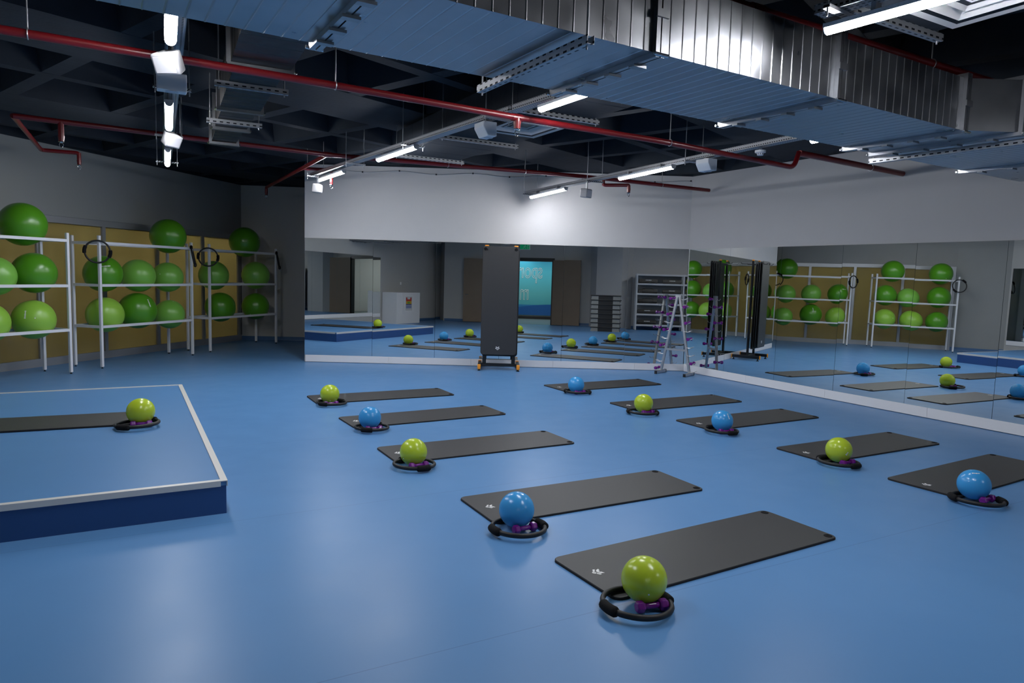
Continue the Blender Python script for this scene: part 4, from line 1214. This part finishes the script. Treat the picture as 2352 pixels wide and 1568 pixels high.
# ------------------------------------------------------------------ cable trays, tube lights, loudspeakers
def cable_tray(label, a, b, z):
    A, B = W(*a), W(*b); d = B - A; L = d.length
    t = thing('cable_tray', label, 'cable tray', (A.x, A.y, z), math.atan2(d.y, d.x), 'perforated cable trays')
    n = max(1, round(L / 2.0))
    for i in range(n):
        x0, x1 = L * i / n, L * (i + 1) / n - 0.003
        obj('tray_section', boxes((x0, x1, -0.05, 0.05, 0, 0.002), (x0, x1, -0.05, -0.048, 0, 0.045), (x0, x1, 0.048, 0.05, 0, 0.045), (x0, x1, -0.058, -0.048, 0.043, 0.045), (x0, x1, 0.048, 0.058, 0.043, 0.045)), M_TRAY, t)
    for i in range(n + 1):
        x = min(max(0.12, L * i / n), L - 0.12)
        obj('bracket', boxes((x - 0.02, x + 0.02, -0.14, 0.14, -0.022, -0.003)), M_STRUT, t)
        for s in (-1, 1):
            bm = bmesh.new(); tube(bm, [(x, s * 0.125, -0.06), (x, s * 0.125, SLAB - z)], 0.005, 6)
            obj('hanger_rod', bm, M_ROD, t)
    # cables lying in the tray
    bm = bmesh.new()
    for y in (-0.028, -0.010, 0.012, 0.030):
        tube(bm, [(0.02 + L * k / 12 * 0.995, y + 0.006 * math.sin(k * 2.1 + y * 90), 0.010) for k in range(13)], 0.0075, 6)
    obj('cables', bm, M_BLACK, t)
    return t
cable_tray('perforated cable tray on the left carrying three lights', (0.27, 4.05), (0.54, 10.95), 3.045)
cable_tray('perforated cable tray in the middle carrying lights to the back wall', (3.16, 4.02), (2.58, 11.1), 3.058)
cable_tray('perforated cable tray on the right near the right wall', (5.74, 4.1), (6.10, 10.52), 3.02)
cable_tray('perforated cable tray at the top right carrying the near light', (3.58, 0.4), (3.28, 2.60), 3.045)
cable_tray('perforated cable tray overhead right of the camera', (6.25, -2.4), (6.0, 2.40), 3.045)

def tube_light(label, a, b, z):
    """linear fitting: white housing, half-round lit diffuser below, grey end caps; z = underside"""
    A, B = W(*a), W(*b); d = B - A; L = d.length
    t = thing('tube_light', label, 'light', ((A.x + B.x) / 2, (A.y + B.y) / 2, z), math.atan2(d.y, d.x), 'linear tube lights under the cable trays')
    h = L / 2
    obj('housing', boxes((-h, h, -0.034, 0.034, 0.030, 0.052)), M_PLASTIC, t)
    top = {2.95: 0.094, 2.98: 0.077, 2.93: 0.089, 2.92: 0.099}[z]
    for xx in (-h * 0.6, h * 0.6):
        obj('mounting_clip', boxes((xx - 0.012, xx + 0.012, -0.03, 0.03, 0.052, top)), M_STEEL, t)
    bm = bmesh.new(); n = 8
    prof = [(-0.031 * math.cos(PI * k / n), 0.030 - 0.030 * math.sin(PI * k / n)) for k in range(n + 1)]
    P0 = [bm.verts.new((-h + 0.006, y, zz)) for y, zz in prof]; P1 = [bm.verts.new((h - 0.006, y, zz)) for y, zz in prof]
    for k in range(n): bm.faces.new((P0[k], P0[k + 1], P1[k + 1], P1[k]))
    bmesh.ops.recalc_face_normals(bm, faces=list(bm.faces))
    obj('diffuser', bm, M_TUBE, t, smooth=True)
    for s in (-1, 1):
        bm = bmesh.new()
        xs = (h - 0.006) * s, (h) * s
        pr = prof + [(0.033, 0.055), (-0.033, 0.055)]
        a_ = [bm.verts.new((xs[0], y * 1.04, zz)) for y, zz in pr]; b_ = [bm.verts.new((xs[1], y * 1.04, zz)) for y, zz in pr]
        for k in range(len(pr)):
            bm.faces.new((a_[k], a_[(k + 1) % len(pr)], b_[(k + 1) % len(pr)], b_[k]))
        bm.faces.new(a_); bm.faces.new(b_)
        bmesh.ops.recalc_face_normals(bm, faces=list(bm.faces))
        obj('end_cap', bm, mat('grey_end_cap', (0.35, 0.36, 0.38), 0.5), t)
    return t
tube_light('lit tube light on the left tray, cut by the wide duct', (0.22, 3.72), (0.27, 4.86), 2.95)
tube_light('lit tube light on the left tray, middle of three', (0.35, 6.65), (0.41, 7.86), 2.95)
tube_light('lit tube light on the left tray, lowest by the glazed wall', (0.47, 9.32), (0.53, 10.66), 2.95)
tube_light('lit tube light on the middle tray beside the wide duct', (3.10, 3.92), (3.06, 5.10), 2.98)
tube_light('lit tube light on the middle tray, second from the back wall', (2.85, 7.40), (2.79, 8.55), 2.98)
tube_light('lit tube light on the middle tray, nearest the back wall', (2.72, 9.85), (2.66, 11.02), 2.98)
tube_light('lit tube light on the right tray by the back wall', (5.85, 8.93), (6.02, 10.25), 2.92)
tube_light('lit tube light on the right tray, second from the back wall', (5.71, 6.41), (5.83, 7.59), 2.93)
tube_light('lit tube light on the right tray, mostly hidden by the wide duct', (5.60, 3.92), (5.66, 4.47), 2.93)
tube_light('lit tube light in front of the wide duct at the top right', (3.50, 1.28), (3.32, 2.58), 2.95)
tube_light('lit tube light overhead in front of the shelf unit', (6.25, -2.2), (6.2, -1.0), 2.95)

def loudspeaker(label, u, v, z, rz, tilt, ztray):
    """white wall-type loudspeaker: rounded wedge with a grille, on a tray bracket"""
    t = thing('loudspeaker', label, 'speaker', W(u, v, z), TH + R(rz), 'white loudspeakers under the trays')
    bm = bmesh.new()
    pf = [(-0.085, -0.065), (0.085, -0.065), (0.055, 0.065), (-0.055, 0.065)]
    prism(bm, pf, 0.0, 0.13); bevel_all(bm, 0.015, 3)
    xform(bm, Matrix.Rotation(R(tilt), 4, 'X'))
    obj('cabinet', bm, mat('speaker_plastic', (0.34, 0.34, 0.345), 0.4), t, smooth=True)
    bm = boxes((-0.065, 0.065, -0.068, -0.064, 0.018, 0.112)); xform(bm, Matrix.Rotation(R(tilt), 4, 'X'))
    obj('grille', bm, mat('pale_grille', (0.5, 0.5, 0.52), 0.6), t)
    bm = boxes((-0.012, 0.012, -0.035, -0.010, 0.08, ztray - z)); obj('mounting_bracket', bm, M_STEEL, t)
    return t
loudspeaker('white loudspeaker under the upper light of the left tray', 0.29, 4.98, 2.82, -35, 30, 3.044)
loudspeaker('white loudspeaker under the middle light of the left tray', 0.41, 7.98, 2.83, 35, 30, 3.044)
loudspeaker('white loudspeaker at the back wall end of the middle tray', 2.60, 10.95, 2.80, 60, 5, 3.057)
loudspeaker('grey white loudspeaker between the two right tray lights', 5.99, 8.62, 2.80, 25, 5, 3.019)
def box_speaker(label, u, v, z, rz, ztray):
    t = thing('box_speaker', label, 'speaker', W(u, v, z), TH + R(rz), 'white angled speaker boxes under the trays')
    bm = bmesh.new()
    # back plate and a sloped front: profile in local x-z
    prof = [(-0.07, 0.0), (0.02, 0.0), (0.07, 0.08), (0.07, 0.13), (-0.07, 0.13)]
    A = [bm.verts.new((x, -0.10, z_)) for x, z_ in prof]; B = [bm.verts.new((x, 0.10, z_)) for x, z_ in prof]
    n = len(prof)
    for i in range(n): bm.faces.new((A[i], A[(i + 1) % n], B[(i + 1) % n], B[i]))
    bm.faces.new(A[::-1]); bm.faces.new(B); bmesh.ops.recalc_face_normals(bm, faces=list(bm.faces))
    bevel_all(bm, 0.005, 1)
    obj('cabinet', bm, M_PLASTIC, t)
    bm = bmesh.new(); lathe(bm, [(0, -0.002), (0.045, -0.002), (0.045, 0.0), (0, 0.0)], 24); obj('driver_grille', bm, mat('pale_grille', (0.5, 0.5, 0.52), 0.6), t, loc=(-0.03, 0, 0))
    obj('mounting_bracket', boxes((-0.02, 0.02, -0.02, 0.02, 0.13, ztray - z)), M_STEEL, t)
box_speaker('white angled speaker box on the left tray', 0.33, 5.90, 2.90, 90, 3.044)
box_speaker('white angled speaker box on the middle tray', 3.0, 6.0, 2.91, 180, 3.057)
box_speaker('white angled speaker box on the right tray', 5.83, 6.0, 2.87, 180, 3.019)
sd = thing('smoke_detector', 'white round smoke detector under the right tray', 'smoke detector', W(5.80, 5.2, 2.935), 0)
bm = bmesh.new(); lathe(bm, [(0, 0), (0.030, 0.0), (0.038, 0.022), (0.055, 0.028), (0.055, 0.05), (0, 0.05)], 24); obj('detector_body', bm, M_PLASTIC, sd, smooth=True)
obj('mounting_bracket', boxes((-0.012, 0.012, -0.012, 0.012, 0.05, 0.085)), M_STEEL, sd)
bm = bmesh.new()
for k in range(10):
    a = 2 * PI * k / 10
    tube(bm, [(0.034 * math.cos(a), 0.034 * math.sin(a), 0.006), (0.0385 * math.cos(a), 0.0385 * math.sin(a), 0.020)], 0.003, 5)
obj('vent_slots', bm, M_BLACK, sd)

# thin cable clipped along the top of the back wall
cw = thing('wall_cable', 'thin grey cable clipped along the top of the back wall', 'cable', (0, 0, 0))
bm = bmesh.new()
cpts = []
for k in range(61):
    x = -3.3 + 6.35 * k / 60
    p = on_back(x, 0.016); cpts.append((p.x, p.y, 3.345 + 0.02 * math.cos(k / 60 * 2 * PI * 5.0) - 0.012 * k / 60))
tube(bm, cpts, 0.006, 6)
obj('cable_run', bm, M_ROD, cw)
for k in range(0, 61, 6):
    p = cpts[k]
    obj('cable_clip', boxes((p[0] - 0.012, p[0] + 0.012, p[1] - 0.012, p[1] + 0.010, p[2] - 0.012, p[2] + 0.012)), M_BLACK, cw)
